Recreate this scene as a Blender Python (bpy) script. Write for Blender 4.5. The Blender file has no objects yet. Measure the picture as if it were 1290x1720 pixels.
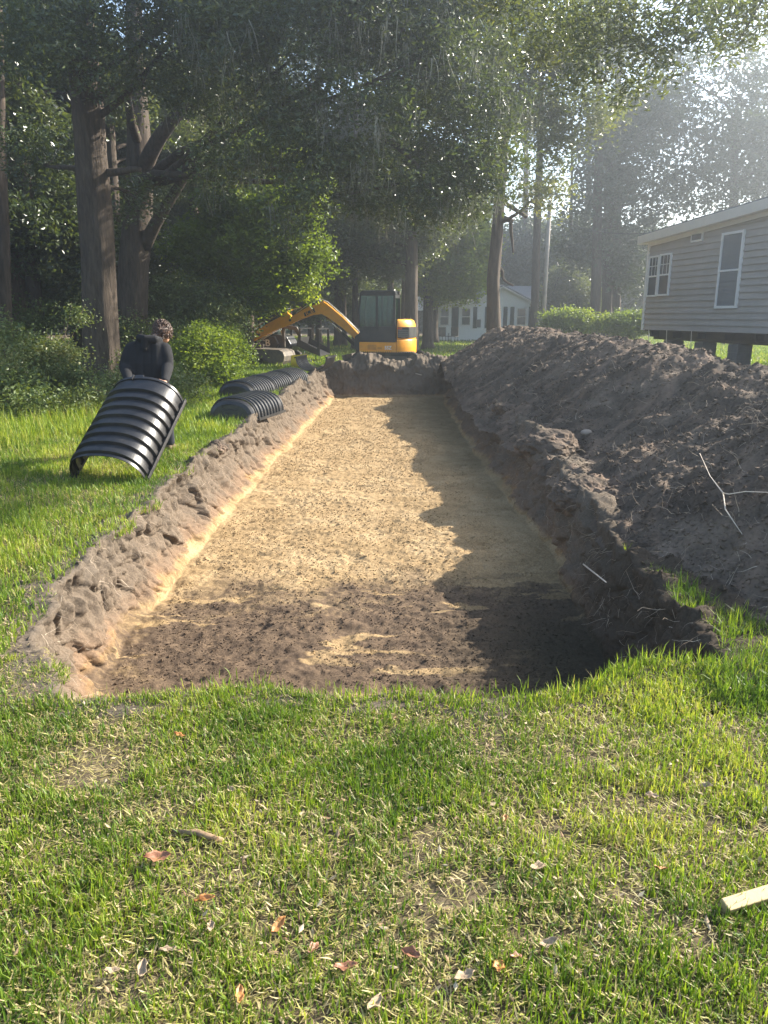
import bpy, bmesh, math, random
import numpy as np
from mathutils import Vector, Matrix
R = math.radians

# ------------------------------------------------------------------ camera, sky, sun, exposure
scene = bpy.context.scene
COL = scene.collection
FPX = 1270.0; PITCH = math.atan((860 - 530) / FPX); CAMZ = 1.65
cam_d = bpy.data.cameras.new("camera"); cam = bpy.data.objects.new("camera", cam_d); COL.objects.link(cam)
cam.location = (0, 0, CAMZ); cam.rotation_euler = (R(90) - PITCH, 0, 0)
cam_d.sensor_fit = 'VERTICAL'; cam_d.sensor_height = 36; cam_d.lens = FPX / 1720 * 36
cam_d.clip_start = 0.05; cam_d.clip_end = 2000
scene.camera = cam
SUN_AZ, SUN_EL = 64.0, 30.0          # azimuth clockwise from +Y
world = bpy.data.worlds.new("World"); scene.world = world; world.use_nodes = True
wn = world.node_tree; wn.nodes.clear()
sky = wn.nodes.new('ShaderNodeTexSky'); sky.sky_type = 'NISHITA'; sky.sun_disc = False
sky.sun_elevation = R(SUN_EL); sky.sun_rotation = R(SUN_AZ); sky.dust_density = 1.6; sky.air_density = 1.0
bg = wn.nodes.new('ShaderNodeBackground'); bg.inputs[1].default_value = 0.115
wo = wn.nodes.new('ShaderNodeOutputWorld')
wn.links.new(sky.outputs[0], bg.inputs[0]); wn.links.new(bg.outputs[0], wo.inputs[0])
sd = bpy.data.lights.new("sun", 'SUN'); sd.energy = 5.0; sd.angle = R(0.55); sd.color = (1.0, 0.93, 0.82)
sun = bpy.data.objects.new("sun", sd); COL.objects.link(sun)
sdir = Vector((math.sin(R(SUN_AZ)) * math.cos(R(SUN_EL)), math.cos(R(SUN_AZ)) * math.cos(R(SUN_EL)), math.sin(R(SUN_EL))))
sun.rotation_euler = sdir.to_track_quat('Z', 'Y').to_euler(); sun.location = (30, 20, 30)
vs = scene.view_settings; vs.view_transform = 'Standard'; vs.look = 'None'; vs.exposure = 1.8; vs.gamma = 1.0
scene.cycles.use_denoising = True
scene.cycles.max_bounces = 6; scene.cycles.transparent_max_bounces = 6
scene.cycles.diffuse_bounces = 3; scene.cycles.glossy_bounces = 2; scene.cycles.transmission_bounces = 4
scene.cycles.volume_bounces = 0
scene.cycles.caustics_reflective = False; scene.cycles.caustics_refractive = False

rs = np.random.RandomState(7); random.seed(7)

# ------------------------------------------------------------------ helpers
def at(px, py, Y):
    """world point at depth Y for a measured photo position"""
    x = (px - 645) / FPX; y = -(py - 860) / FPX
    d = (x, math.cos(PITCH) + y * math.sin(PITCH), -math.sin(PITCH) + y * math.cos(PITCH))
    t = Y / d[1]
    return Vector((d[0] * t, Y, CAMZ + d[2] * t))
def gd(px, py, z=0.0):
    x = (px - 645) / FPX; y = -(py - 860) / FPX
    d = (x, math.cos(PITCH) + y * math.sin(PITCH), -math.sin(PITCH) + y * math.cos(PITCH))
    t = (z - CAMZ) / d[2]
    return Vector((d[0] * t, d[1] * t, z))

def _h(ix, iy, iz, seed):
    n = (ix.astype(np.int64) * 73856093) ^ (iy.astype(np.int64) * 19349663) ^ (iz.astype(np.int64) * 83492791) ^ (seed * 2654435761)
    n = (n ^ (n >> 13)) * 1274126177 & 0x7fffffff
    n = (n ^ (n >> 15)) * 2246822519 & 0x7fffffff
    return ((n ^ (n >> 11)) & 0xffffff) / float(0xffffff) * 2 - 1
def vnoise(x, y, z, seed=0):
    x, y, z = np.broadcast_arrays(np.asarray(x, float), np.asarray(y, float), np.asarray(z, float))
    ix, iy, iz = np.floor(x), np.floor(y), np.floor(z)
    fx, fy, fz = x - ix, y - iy, z - iz
    fx, fy, fz = fx * fx * (3 - 2 * fx), fy * fy * (3 - 2 * fy), fz * fz * (3 - 2 * fz)
    r = 0
    for a in (0, 1):
        wx = fx if a else 1 - fx
        for b in (0, 1):
            wy = fy if b else 1 - fy
            for c in (0, 1):
                wz = fz if c else 1 - fz
                r = r + wx * wy * wz * _h(ix + a, iy + b, iz + c, seed)
    return r
def fbm(x, y, z, o=4, seed=0, gain=0.5):
    r = 0; a = 1.0; s = 0
    for k in range(o):
        r = r + a * vnoise(np.asarray(x) * 2 ** k + 13.7 * k, np.asarray(y) * 2 ** k - 7.1 * k, np.asarray(z) * 2 ** k + 3.3 * k, seed + k)
        s += a; a *= gain
    return r / s
def worley(x, y, seed=0):
    """F1, F2 and a random value per cell"""
    x, y = np.broadcast_arrays(np.asarray(x, float), np.asarray(y, float)); ix, iy = np.floor(x), np.floor(y)
    f1 = np.full(x.shape, 9.0); f2 = np.full(x.shape, 9.0); idv = np.zeros(x.shape); z0 = np.zeros(x.shape)
    for a in (-1, 0, 1):
        for b in (-1, 0, 1):
            cx = ix + a; cy = iy + b
            px = cx + 0.5 + 0.45 * _h(cx, cy, z0, seed); py = cy + 0.5 + 0.45 * _h(cx, cy, z0 + 1, seed)
            d = np.hypot(x - px, y - py); r = _h(cx, cy, z0 + 2, seed)
            n1_ = d < f1; f2 = np.where(n1_, f1, np.minimum(f2, d)); idv = np.where(n1_, r, idv); f1 = np.where(n1_, d, f1)
    return f1, f2, idv
def sstep(a, b, x):
    t = np.clip((np.asarray(x, float) - a) / (b - a), 0, 1); return t * t * (3 - 2 * t)

def mesh_np(name, verts, loops, starts, mats=(), attrs=None, smooth=False):
    me = bpy.data.meshes.new(name)
    verts = np.asarray(verts, np.float32).reshape(-1, 3)
    me.vertices.add(len(verts)); me.vertices.foreach_set('co', verts.ravel())
    loops = np.asarray(loops, np.int32).ravel()
    me.loops.add(len(loops)); me.loops.foreach_set('vertex_index', loops)
    starts = np.asarray(starts, np.int32)
    me.polygons.add(len(starts)); me.polygons.foreach_set('loop_start', starts)
    if attrs:
        for k, v in attrs.items():
            a = me.attributes.new(k, 'FLOAT', 'POINT'); a.data.foreach_set('value', np.asarray(v, np.float32).ravel())
    me.update(calc_edges=True)
    me.polygons.foreach_set('use_smooth', [bool(smooth)] * len(starts))
    for m in mats: me.materials.append(m)
    return me
def obj(name, me, parent=None):
    o = bpy.data.objects.new(name, me); COL.objects.link(o)
    if parent is not None: o.parent = parent
    return o
def tag(o, label=None, cat=None, group=None, kind=None):
    if label: o['label'] = label
    if cat: o['category'] = cat
    if group: o['group'] = group
    if kind: o['kind'] = kind
    return o
def thing(name, label, cat, loc=(0, 0, 0), rz=0, group=None):
    o = bpy.data.objects.new(name, None); COL.objects.link(o); o.location = loc; o.rotation_euler = (0, 0, rz)
    return tag(o, label, cat, group)
def grid_mesh(name, V, mats, attrs=None, mask=None, smooth=True):
    n, m = V.shape[:2]
    idx = np.arange(n * m).reshape(n, m)
    q = np.stack([idx[:-1, :-1], idx[:-1, 1:], idx[1:, 1:], idx[1:, :-1]], -1)
    if mask is not None: q = q[mask]
    q = q.reshape(-1, 4)
    return mesh_np(name, V.reshape(-1, 3), q, np.arange(len(q)) * 4, mats, attrs, smooth)

class MB:
    """collects polygons, builds one mesh object"""
    def __init__(s): s.v = []; s.f = []
    def add(s, vs, fs):
        n = len(s.v); s.v.extend([tuple(v) for v in vs]); s.f.extend([[i + n for i in f] for f in fs])
    def box(s, x0, x1, y0, y1, z0, z1, M=None):
        vs = [Vector((x, y, z)) for z in (z0, z1) for y in (y0, y1) for x in (x0, x1)]
        if M is not None: vs = [M @ v for v in vs]
        s.add(vs, [[0, 2, 3, 1], [4, 5, 7, 6], [0, 1, 5, 4], [2, 6, 7, 3], [0, 4, 6, 2], [1, 3, 7, 5]])
    def prism(s, pts, y0, y1, M=None):
        """pts: outline in x,z, extruded along y"""
        n = len(pts); vs = [Vector((p[0], y0, p[1])) for p in pts] + [Vector((p[0], y1, p[1])) for p in pts]
        if M is not None: vs = [M @ v for v in vs]
        s.add(vs, [list(range(n)), list(range(2 * n - 1, n - 1, -1))] + [[i, i + n, (i + 1) % n + n, (i + 1) % n] for i in range(n)])
    def tube(s, pts, rad, n=8, cap=True):
        pts = [Vector(p) for p in pts]
        if not hasattr(rad, '__len__'): rad = [rad] * len(pts)
        rings = []; ref = None
        for i, p in enumerate(pts):
            t = (pts[min(i + 1, len(pts) - 1)] - pts[max(i - 1, 0)]).normalized()
            if ref is None:
                ref = Vector((0, 0, 1)) if abs(t.z) < 0.9 else Vector((1, 0, 0))
            a = (ref - t * ref.dot(t)).normalized(); b = t.cross(a); ref = a
            rings.append([p + (a * math.cos(2 * math.pi * k / n) + b * math.sin(2 * math.pi * k / n)) * rad[i] for k in range(n)])
        vs = [v for r in rings for v in r]; fs = []
        for i in range(len(pts) - 1):
            for k in range(n):
                fs.append([i * n + k, i * n + (k + 1) % n, (i + 1) * n + (k + 1) % n, (i + 1) * n + k])
        if cap: fs.append(list(range(n))[::-1]); fs.append([(len(pts) - 1) * n + k for k in range(n)])
        s.add(vs, fs)
    def cyl(s, c0, c1, r, n=20): s.tube([c0, c1], r, n)
    def capsule(s, pts, rad, n=14):
        """tube with rounded ends"""
        pts = [Vector(p) for p in pts]; rad = list(rad)
        d0 = (pts[0] - pts[1]).normalized(); d1 = (pts[-1] - pts[-2]).normalized()
        A = [pts[0] + d0 * rad[0] * math.sin(a) for a in (1.5, 1.2, .8, .4)]; ra = [rad[0] * math.cos(a) for a in (1.5, 1.2, .8, .4)]
        B = [pts[-1] + d1 * rad[-1] * math.sin(a) for a in (.4, .8, 1.2, 1.5)]; rb = [rad[-1] * math.cos(a) for a in (.4, .8, 1.2, 1.5)]
        s.tube(A + pts + B, ra + rad + rb, n)
    def ball(s, c, r, sx=1, sy=1, sz=1, n=14, m=9):
        c = Vector(c); vs = []; fs = []
        for i in range(m + 1):
            th = math.pi * i / m
            for k in range(n):
                ph = 2 * math.pi * k / n
                vs.append(c + Vector((math.sin(th) * math.cos(ph) * r * sx, math.sin(th) * math.sin(ph) * r * sy, math.cos(th) * r * sz)))
        for i in range(m):
            for k in range(n): fs.append([i * n + k, (i + 1) * n + k, (i + 1) * n + (k + 1) % n, i * n + (k + 1) % n])
        s.add(vs, fs)
    def build(s, name, mat, parent=None, smooth=False, bevel=0, angle=None):
        me = bpy.data.meshes.new(name); me.from_pydata(s.v, [], s.f); me.materials.append(mat)
        bm = bmesh.new(); bm.from_mesh(me); bmesh.ops.remove_doubles(bm, verts=bm.verts, dist=1e-5)
        bmesh.ops.recalc_face_normals(bm, faces=bm.faces); bm.to_mesh(me); bm.free()
        if smooth: me.polygons.foreach_set('use_smooth', [True] * len(me.polygons))
        o = obj(name, me, parent)
        if bevel:
            b = o.modifiers.new('bevel', 'BEVEL'); b.width = bevel; b.segments = 2; b.limit_method = 'ANGLE'; b.angle_limit = R(35)
        return o

# ------------------------------------------------------------------ materials
def nmat(name):
    m = bpy.data.materials.new(name); m.use_nodes = True; nt = m.node_tree; nt.nodes.clear()
    out = nt.nodes.new('ShaderNodeOutputMaterial'); return m, nt, out
def ramp(nt, fac, stops, interp='LINEAR'):
    r = nt.nodes.new('ShaderNodeValToRGB'); r.color_ramp.interpolation = interp
    e = r.color_ramp.elements
    while len(e) < len(stops): e.new(0.5)
    for i, (p, c) in enumerate(stops): e[i].position = p; e[i].color = (*c, 1)
    nt.links.new(fac, r.inputs[0]); return r.outputs[0]
def noise(nt, scale, detail=4, rough=0.55, vec=None, dist=0.0):
    n = nt.nodes.new('ShaderNodeTexNoise'); n.inputs['Scale'].default_value = scale; n.inputs['Detail'].default_value = detail
    n.inputs['Roughness'].default_value = rough; n.inputs['Distortion'].default_value = dist
    if vec is not None: nt.links.new(vec, n.inputs['Vector'])
    return n.outputs['Fac']
def coords(nt, kind='Object', scale=None):
    t = nt.nodes.new('ShaderNodeTexCoord'); o = t.outputs[kind]
    if scale:
        mp = nt.nodes.new('ShaderNodeMapping'); mp.inputs['Scale'].default_value = scale; nt.links.new(o, mp.inputs[0]); o = mp.outputs[0]
    return o
def mixc(nt, fac, a, b, mode='MIX'):
    m = nt.nodes.new('ShaderNodeMix'); m.data_type = 'RGBA'; m.blend_type = mode
    for k, v in ((0, fac), (6, a), (7, b)):
        if isinstance(v, (int, float)): m.inputs[k].default_value = v
        elif isinstance(v, tuple): m.inputs[k].default_value = (*v, 1)
        else: nt.links.new(v, m.inputs[k])
    return m.outputs[2]
def math_n(nt, op, a, b=0.0):
    m = nt.nodes.new('ShaderNodeMath'); m.operation = op
    for k, v in ((0, a), (1, b)):
        if isinstance(v, (int, float)): m.inputs[k].default_value = v
        else: nt.links.new(v, m.inputs[k])
    return m.outputs[0]
def prin(nt, out, color, rough=0.8, spec=0.3, metal=0.0, bump=None, bstr=0.3, bdist=0.01):
    b = nt.nodes.new('ShaderNodeBsdfPrincipled')
    if isinstance(color, tuple): b.inputs['Base Color'].default_value = (*color, 1)
    else: nt.links.new(color, b.inputs['Base Color'])
    if isinstance(rough, (int, float)): b.inputs['Roughness'].default_value = rough
    else: nt.links.new(rough, b.inputs['Roughness'])
    b.inputs['Specular IOR Level'].default_value = spec; b.inputs['Metallic'].default_value = metal
    if bump is not None:
        bn = nt.nodes.new('ShaderNodeBump'); bn.inputs['Strength'].default_value = bstr; bn.inputs['Distance'].default_value = bdist
        nt.links.new(bump, bn.inputs['Height']); nt.links.new(bn.outputs[0], b.inputs['Normal'])
    if out is not None: nt.links.new(b.outputs[0], out.inputs[0])
    return b
def simple(name, c, rough=0.6, spec=0.4, metal=0.0, var=0.15, scale=6.0, bstr=0.15, dirt=None, dirt_amt=0.4):
    m, nt, out = nmat(name); co = coords(nt)
    f = noise(nt, scale, 5, 0.6, co)
    col = ramp(nt, f, [(0.3, tuple(x * (1 - var) for x in c)), (0.7, tuple(min(1, x * (1 + var)) for x in c))])
    if dirt:
        d = noise(nt, scale * 0.6, 6, 0.7, co); d = ramp(nt, d, [(0.45, (0, 0, 0)), (0.7, (dirt_amt,) * 3)])
        col = mixc(nt, d, col, dirt)
    prin(nt, out, col, rough, spec, metal, noise(nt, scale * 8, 3, 0.6, co), bstr, 0.004)
    return m
def leafmat(name, stops, trans=0.4, rough=0.45, spec=0.4, tcol=(1.25, 1.15, 0.5), attr='rnd'):
    """thin leaf or blade: colour by per-leaf random value, light passes through"""
    m, nt, out = nmat(name)
    a = nt.nodes.new('ShaderNodeAttribute'); a.attribute_name = attr
    col = ramp(nt, a.outputs['Fac'], stops)
    p = prin(nt, None, col, rough, spec)
    t = nt.nodes.new('ShaderNodeBsdfTranslucent')
    tc = mixc(nt, 1.0, col, tcol, 'MULTIPLY'); nt.links.new(tc, t.inputs[0])
    mx = nt.nodes.new('ShaderNodeMixShader'); mx.inputs[0].default_value = trans
    nt.links.new(p.outputs[0], mx.inputs[1]); nt.links.new(t.outputs[0], mx.inputs[2]); nt.links.new(mx.outputs[0], out.inputs[0])
    return m

def soil_mat(name, stops, layer=None):
    m, nt, out = nmat(name); co = coords(nt)
    f = noise(nt, 1.6, 8, 0.65, co, 0.4)
    col = ramp(nt, f, stops)
    f2 = noise(nt, 38, 4, 0.7, co)
    col = mixc(nt, 1.0, col, ramp(nt, f2, [(0.3, (0.7, 0.7, 0.7)), (0.7, (1.3, 1.28, 1.25))]), 'MULTIPLY')
    if layer: col = layer(nt, co, col)
    prin(nt, out, col, 0.95, 0.12, 0, noise(nt, 70, 6, 0.75, co), 0.7, 0.012)
    return m

def trench_layer(nt, co, col):
    sp = nt.nodes.new('ShaderNodeSeparateXYZ'); nt.links.new(co, sp.inputs[0])
    # wall strata: grey topsoil above, brown, then tan/orange sand
    w = noise(nt, 1.3, 5, 0.6, co); w2 = noise(nt, 6, 4, 0.6, co)
    zz = math_n(nt, 'ADD', sp.outputs[2], math_n(nt, 'ADD', math_n(nt, 'MULTIPLY', w, 0.62), math_n(nt, 'MULTIPLY', w2, 0.16)))
    # zz ~ z + .36 ; floor -.6 -> -.24 ; lip 0 -> .36
    fac = nt.nodes.new('ShaderNodeMapRange'); fac.inputs[1].default_value = -0.30; fac.inputs[2].default_value = 0.5
    nt.links.new(zz, fac.inputs[0])
    strata = ramp(nt, fac.outputs[0], [(0.0, (0.27, 0.175, 0.088)), (0.13, (0.27, 0.17, 0.085)), (0.20, (0.20, 0.135, 0.088)), (0.40, (0.145, 0.112, 0.082)), (1.0, (0.125, 0.102, 0.078))])
    # floor: sandy tan far, dark topsoil mixed in near the front end
    fy = nt.nodes.new('ShaderNodeMapRange'); fy.inputs[1].default_value = 7.4; fy.inputs[2].default_value = 5.1
    nt.links.new(sp.outputs[1], fy.inputs[0])
    pn = noise(nt, 1.1, 7, 0.72, co, 0.6)
    fx = nt.nodes.new('ShaderNodeMapRange'); fx.inputs[1].default_value = -2.0; fx.inputs[2].default_value = -0.3
    fx.inputs[3].default_value = -0.12; fx.inputs[4].default_value = 0.06; nt.links.new(sp.outputs[0], fx.inputs[0])
    ff = math_n(nt, 'ADD', math_n(nt, 'ADD', fy.outputs[0], fx.outputs[0]), math_n(nt, 'MULTIPLY', math_n(nt, 'SUBTRACT', pn, 0.5), 1.7))
    grain = noise(nt, 26, 5, 0.8, co)
    ff = math_n(nt, 'ADD', ff, math_n(nt, 'MULTIPLY', math_n(nt, 'SUBTRACT', grain, 0.5), 0.8))
    scr = noise(nt, 1.0, 3, 0.5, coords(nt, 'Object', (1.3, 4.5, 1)), 0.2)      # flat bucket scrapes of clean sand
    ff = math_n(nt, 'SUBTRACT', ff, ramp(nt, scr, [(0.60, (0, 0, 0)), (0.64, (0.55,) * 3)]))
    sand = ramp(nt, noise(nt, 2.4, 6, 0.7, co), [(0.3, (0.25, 0.172, 0.086)), (0.5, (0.33, 0.232, 0.122)), (0.7, (0.42, 0.31, 0.175))])
    dark = ramp(nt, noise(nt, 7, 5, 0.7, co), [(0.35, (0.075, 0.053, 0.037)), (0.65, (0.15, 0.105, 0.068))])
    floor = mixc(nt, ramp(nt, ff, [(0.42, (0, 0, 0)), (0.85, (1, 1, 1))]), sand, dark)
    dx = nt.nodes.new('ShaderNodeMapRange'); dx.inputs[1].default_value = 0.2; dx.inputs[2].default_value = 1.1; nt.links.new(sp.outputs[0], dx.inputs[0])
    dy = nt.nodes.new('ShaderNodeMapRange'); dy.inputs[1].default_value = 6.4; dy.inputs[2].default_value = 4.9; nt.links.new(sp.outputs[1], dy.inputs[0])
    corner_shade = math_n(nt, 'MULTIPLY', dx.outputs[0], dy.outputs[0])  # deep shadow of the near right corner, painted into floor and wall colour
    floor = mixc(nt, corner_shade, floor, (0.040, 0.034, 0.022)); strata = mixc(nt, corner_shade, strata, (0.060, 0.047, 0.034))
    isf = nt.nodes.new('ShaderNodeMapRange'); isf.inputs[1].default_value = -0.50; isf.inputs[2].default_value = -0.55
    nt.links.new(sp.outputs[2], isf.inputs[0])
    c = mixc(nt, isf.outputs[0], strata, floor)
    g2 = noise(nt, 60, 3, 0.8, co)
    return mixc(nt, 1.0, c, ramp(nt, g2, [(0.3, (0.62, 0.60, 0.58)), (0.7, (1.25, 1.24, 1.22))]), 'MULTIPLY')

M = {}
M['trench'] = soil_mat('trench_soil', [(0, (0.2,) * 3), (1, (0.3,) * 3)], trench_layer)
def pile_layer(nt, co, col):
    sp = nt.nodes.new('ShaderNodeSeparateXYZ'); nt.links.new(co, sp.inputs[0])
    st = noise(nt, 2.0, 6, 0.65, coords(nt, 'Object', (0.9, 1.6, 0.5)), 0.3)
    tan = ramp(nt, st, [(0.50, (0, 0, 0)), (0.68, (0.75,) * 3)])
    return mixc(nt, tan, col, (0.22, 0.155, 0.11))
M['pile'] = soil_mat('spoil_soil', [(0.28, (0.052, 0.041, 0.032)), (0.5, (0.090, 0.071, 0.055)), (0.72, (0.18, 0.140, 0.105))], pile_layer)
M['ground'] = soil_mat('lawn_soil', [(0.3, (0.07, 0.055, 0.035)), (0.5, (0.11, 0.088, 0.055)), (0.7, (0.16, 0.125, 0.08))])
GST = [(0.0, (0.07, 0.135, 0.015)), (0.35, (0.16, 0.24, 0.025)), (0.58, (0.28, 0.34, 0.04)), (0.75, (0.38, 0.38, 0.09)), (0.86, (0.40, 0.34, 0.14)), (1.0, (0.58, 0.48, 0.28))]
M['grass'] = leafmat('grass_blades', GST, 0.42, 0.5, 0.35, (1.2, 1.2, 0.55))
M['oak'] = leafmat('oak_leaves', [(0, (0.035, 0.058, 0.023)), (0.6, (0.075, 0.105, 0.036)), (1, (0.15, 0.17, 0.06))], 0.40, 0.30, 0.7)
M['oaklight'] = leafmat('grey_green_leaves', [(0, (0.055, 0.08, 0.03)), (0.6, (0.11, 0.14, 0.05)), (1, (0.20, 0.21, 0.08))], 0.45, 0.32, 0.65)
M['maple'] = leafmat('bright_leaves', [(0, (0.10, 0.16, 0.02)), (0.6, (0.19, 0.27, 0.035)), (1, (0.30, 0.36, 0.06))], 0.5, 0.45, 0.4)
M['pine'] = leafmat('pine_needles', [(0, (0.03, 0.055, 0.025)), (1, (0.075, 0.10, 0.04))], 0.25, 0.5, 0.4)
M['shrub'] = leafmat('shrub_leaves', [(0, (0.09, 0.15, 0.02)), (0.6, (0.17, 0.24, 0.035)), (1, (0.28, 0.33, 0.06))], 0.5, 0.45, 0.4)
M['brush'] = leafmat('brush_leaves', [(0, (0.06, 0.095, 0.028)), (0.6, (0.12, 0.16, 0.045)), (1, (0.24, 0.24, 0.10))], 0.32, 0.45, 0.4)
M['litter'] = leafmat('dry_leaves', [(0, (0.22, 0.13, 0.07)), (0.5, (0.38, 0.28, 0.17)), (1, (0.55, 0.46, 0.32))], 0.2, 0.7, 0.2, (1, 0.9, 0.7))

def bark_mat(name, a, b):
    m, nt, out = nmat(name); co = coords(nt, 'Object', (1, 1, 0.18))
    f = noise(nt, 14, 7, 0.7, co, 0.3)
    prin(nt, out, ramp(nt, f, [(0.3, a), (0.7, b)]), 0.9, 0.15, 0, f, 0.9, 0.04)
    return m
M['bark'] = bark_mat('grey_bark', (0.035, 0.027, 0.021), (0.115, 0.09, 0.068))
M['pinebark'] = bark_mat('reddish_bark', (0.07, 0.045, 0.034), (0.22, 0.155, 0.11))
M['black_plastic'] = simple('black_plastic', (0.018, 0.018, 0.019), 0.38, 0.5, var=0.2, dirt=(0.13, 0.11, 0.085), dirt_amt=0.28, scale=4)
M['yellow'] = simple('yellow_paint', (0.80, 0.33, 0.010), 0.38, 0.5, var=0.06, dirt=(0.32, 0.2, 0.08), dirt_amt=0.3)
M['black_paint'] = simple('black_paint', (0.022, 0.022, 0.023), 0.42, 0.5, dirt=(0.10, 0.085, 0.065), dirt_amt=0.3)
M['dark_steel'] = simple('dusty_steel', (0.075, 0.068, 0.06), 0.6, 0.4, 0.3, dirt=(0.22, 0.18, 0.13), dirt_amt=0.5)
M['bucket_steel'] = simple('worn_bucket_steel', (0.115, 0.10, 0.085), 0.55, 0.4, 0.3, dirt=(0.28, 0.22, 0.15), dirt_amt=0.6)
M['chrome'] = simple('chrome_rod', (0.6, 0.6, 0.6), 0.2, 0.5, 1.0)
M['rubber'] = simple('rubber_track', (0.03, 0.029, 0.027), 0.85, 0.2, dirt=(0.2, 0.16, 0.11), dirt_amt=0.6)
M['hose'] = simple('hose_rubber', (0.02, 0.02, 0.02), 0.5, 0.3)
M['white_decal'] = simple('white_decal', (0.75, 0.75, 0.72), 0.5, 0.3, var=0.05)
M['grey_decal'] = simple('grey_decal', (0.35, 0.33, 0.30), 0.5, 0.3, var=0.05)
M['red_lens'] = simple('red_lens', (0.45, 0.05, 0.02), 0.3, 0.5)
M['siding'] = simple('beige_siding', (0.40, 0.355, 0.315), 0.6, 0.3, var=0.06, scale=2, bstr=0.05, dirt=(0.2, 0.18, 0.14), dirt_amt=0.22)
M['white_trim'] = simple('white_trim', (0.78, 0.77, 0.74), 0.5, 0.4, var=0.04)
M['cream_trim'] = simple('cream_fascia', (0.66, 0.61, 0.53), 0.5, 0.4, var=0.04)
M['white_siding'] = simple('white_siding', (0.86, 0.88, 0.86), 0.6, 0.3, var=0.04)
M['shutter'] = simple('dark_green_shutter', (0.022, 0.035, 0.03), 0.5, 0.4)
M['shingle'] = simple('grey_shingle', (0.20, 0.20, 0.205), 0.9, 0.2, var=0.25, scale=12)
M['block'] = simple('concrete_block', (0.16, 0.155, 0.15), 0.9, 0.2, scale=5)
M['strap'] = simple('galvanised_strap', (0.6, 0.58, 0.54), 0.4, 0.4, 0.3)
M['pole'] = simple('weathered_wood', (0.33, 0.29, 0.25), 0.85, 0.2, scale=5)
M['stake'] = simple('pale_pine_wood', (0.43, 0.33, 0.16), 0.6, 0.3, var=0.08, scale=9)
M['skin'] = simple('skin', (0.42, 0.24, 0.16), 0.55, 0.4, var=0.05)
M['hoodie'] = simple('charcoal_hoodie', (0.020, 0.020, 0.021), 0.92, 0.15, var=0.12, scale=9, bstr=0.4)
M['trousers'] = simple('dark_trousers', (0.03, 0.032, 0.04), 0.9, 0.15)
M['shoe'] = simple('brown_boot', (0.11, 0.07, 0.04), 0.7, 0.3)
M['hair'] = simple('auburn_hair', (0.085, 0.048, 0.030), 0.45, 0.5, var=0.5, scale=40)
M['twig'] = simple('bleached_twig', (0.50, 0.44, 0.36), 0.8, 0.2)
M['root'] = simple('grey_root', (0.30, 0.25, 0.2), 0.85, 0.2)
M['bucket_plastic'] = simple('yellow_plastic', (0.85, 0.58, 0.02), 0.4, 0.5, var=0.05)
def glass_mat(name, tint, tr):
    m, nt, out = nmat(name)
    g = nt.nodes.new('ShaderNodeBsdfGlossy'); g.inputs[0].default_value = (0.9, 0.95, 0.93, 1); g.inputs[1].default_value = 0.03
    t = nt.nodes.new('ShaderNodeBsdfTransparent'); t.inputs[0].default_value = (*tint, 1)
    lw = nt.nodes.new('ShaderNodeLayerWeight'); lw.inputs[0].default_value = 0.25
    f = math_n(nt, 'ADD', math_n(nt, 'MULTIPLY', lw.outputs[0], 1 - tr), 1 - tr - 0.15)
    mx = nt.nodes.new('ShaderNodeMixShader'); nt.links.new(f, mx.inputs[0]); nt.links.new(t.outputs[0], mx.inputs[1]); nt.links.new(g.outputs[0], mx.inputs[2])
    nt.links.new(mx.outputs[0], out.inputs[0]); return m
M['cabglass'] = glass_mat('cab_glass', (0.62, 0.74, 0.70), 0.8)
def pane_mat(name, c):
    m, nt, out = nmat(name); f = noise(nt, 2.5, 3, 0.5, coords(nt))
    prin(nt, out, ramp(nt, f, [(0.3, c), (0.7, tuple(x * 1.5 for x in c))]), 0.08, 0.8); return m
M['pane'] = pane_mat('dark_window_glass', (0.05, 0.055, 0.06))
M['screen'] = simple('grey_insect_screen', (0.17, 0.18, 0.19), 0.6, 0.4, var=0.08, scale=2)

# ------------------------------------------------------------------ ground
def _jag(y, k): return 0.045 * vnoise(np.asarray(y) * 5.5, k, 0.2, 31) + 0.022 * vnoise(np.asarray(y) * 13, k, 0.7, 32)
def xl_lip(y): return np.interp(y, [3, 3.5, 4.3, 5.2, 6.3, 9, 12.5, 17, 22], [-1.42, -1.72, -1.98, -2.06, -2.10, -2.12, -2.02, -1.92, -1.65]) + 0.11 * fbm(np.asarray(y) * 1.7, 0.3, 0.1, 4, 5) + _jag(y, 1)
def xl_flo(y): return np.interp(y, [3, 3.5, 4.3, 5.2, 6.3, 9, 12.5, 17, 22], [-1.30, -1.55, -1.78, -1.84, -1.80, -1.78, -1.68, -1.55, -1.35]) + 0.08 * fbm(np.asarray(y) * 1.3, 4.3, 0.1, 4, 8)
def xr_flo(y): return np.interp(y, [3, 4.5, 7, 8.3, 10.4, 14, 22], [1.45, 1.5, 1.62, 1.55, 1.52, 1.52, 1.62]) + 0.10 * fbm(np.asarray(y) * 1.3, 9.3, 0.1, 4, 18)
def xr_lip(y): return np.interp(y, [3, 4.4, 6.1, 7.5, 10, 14, 22], [1.58, 1.62, 1.72, 1.80, 1.95, 1.98, 2.1]) + 0.10 * fbm(np.asarray(y) * 1.5, 2.3, 0.1, 4, 28) * 1.6
YF, YE = 3.06, 21.9       # front and far lip
FLOOR = -0.60
def front_w(x): return 0.34 * sstep(0.6, 1.6, x) + 0.17 * fbm(np.asarray(x) * 1.7, 3.1, 0, 4, 78)

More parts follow.
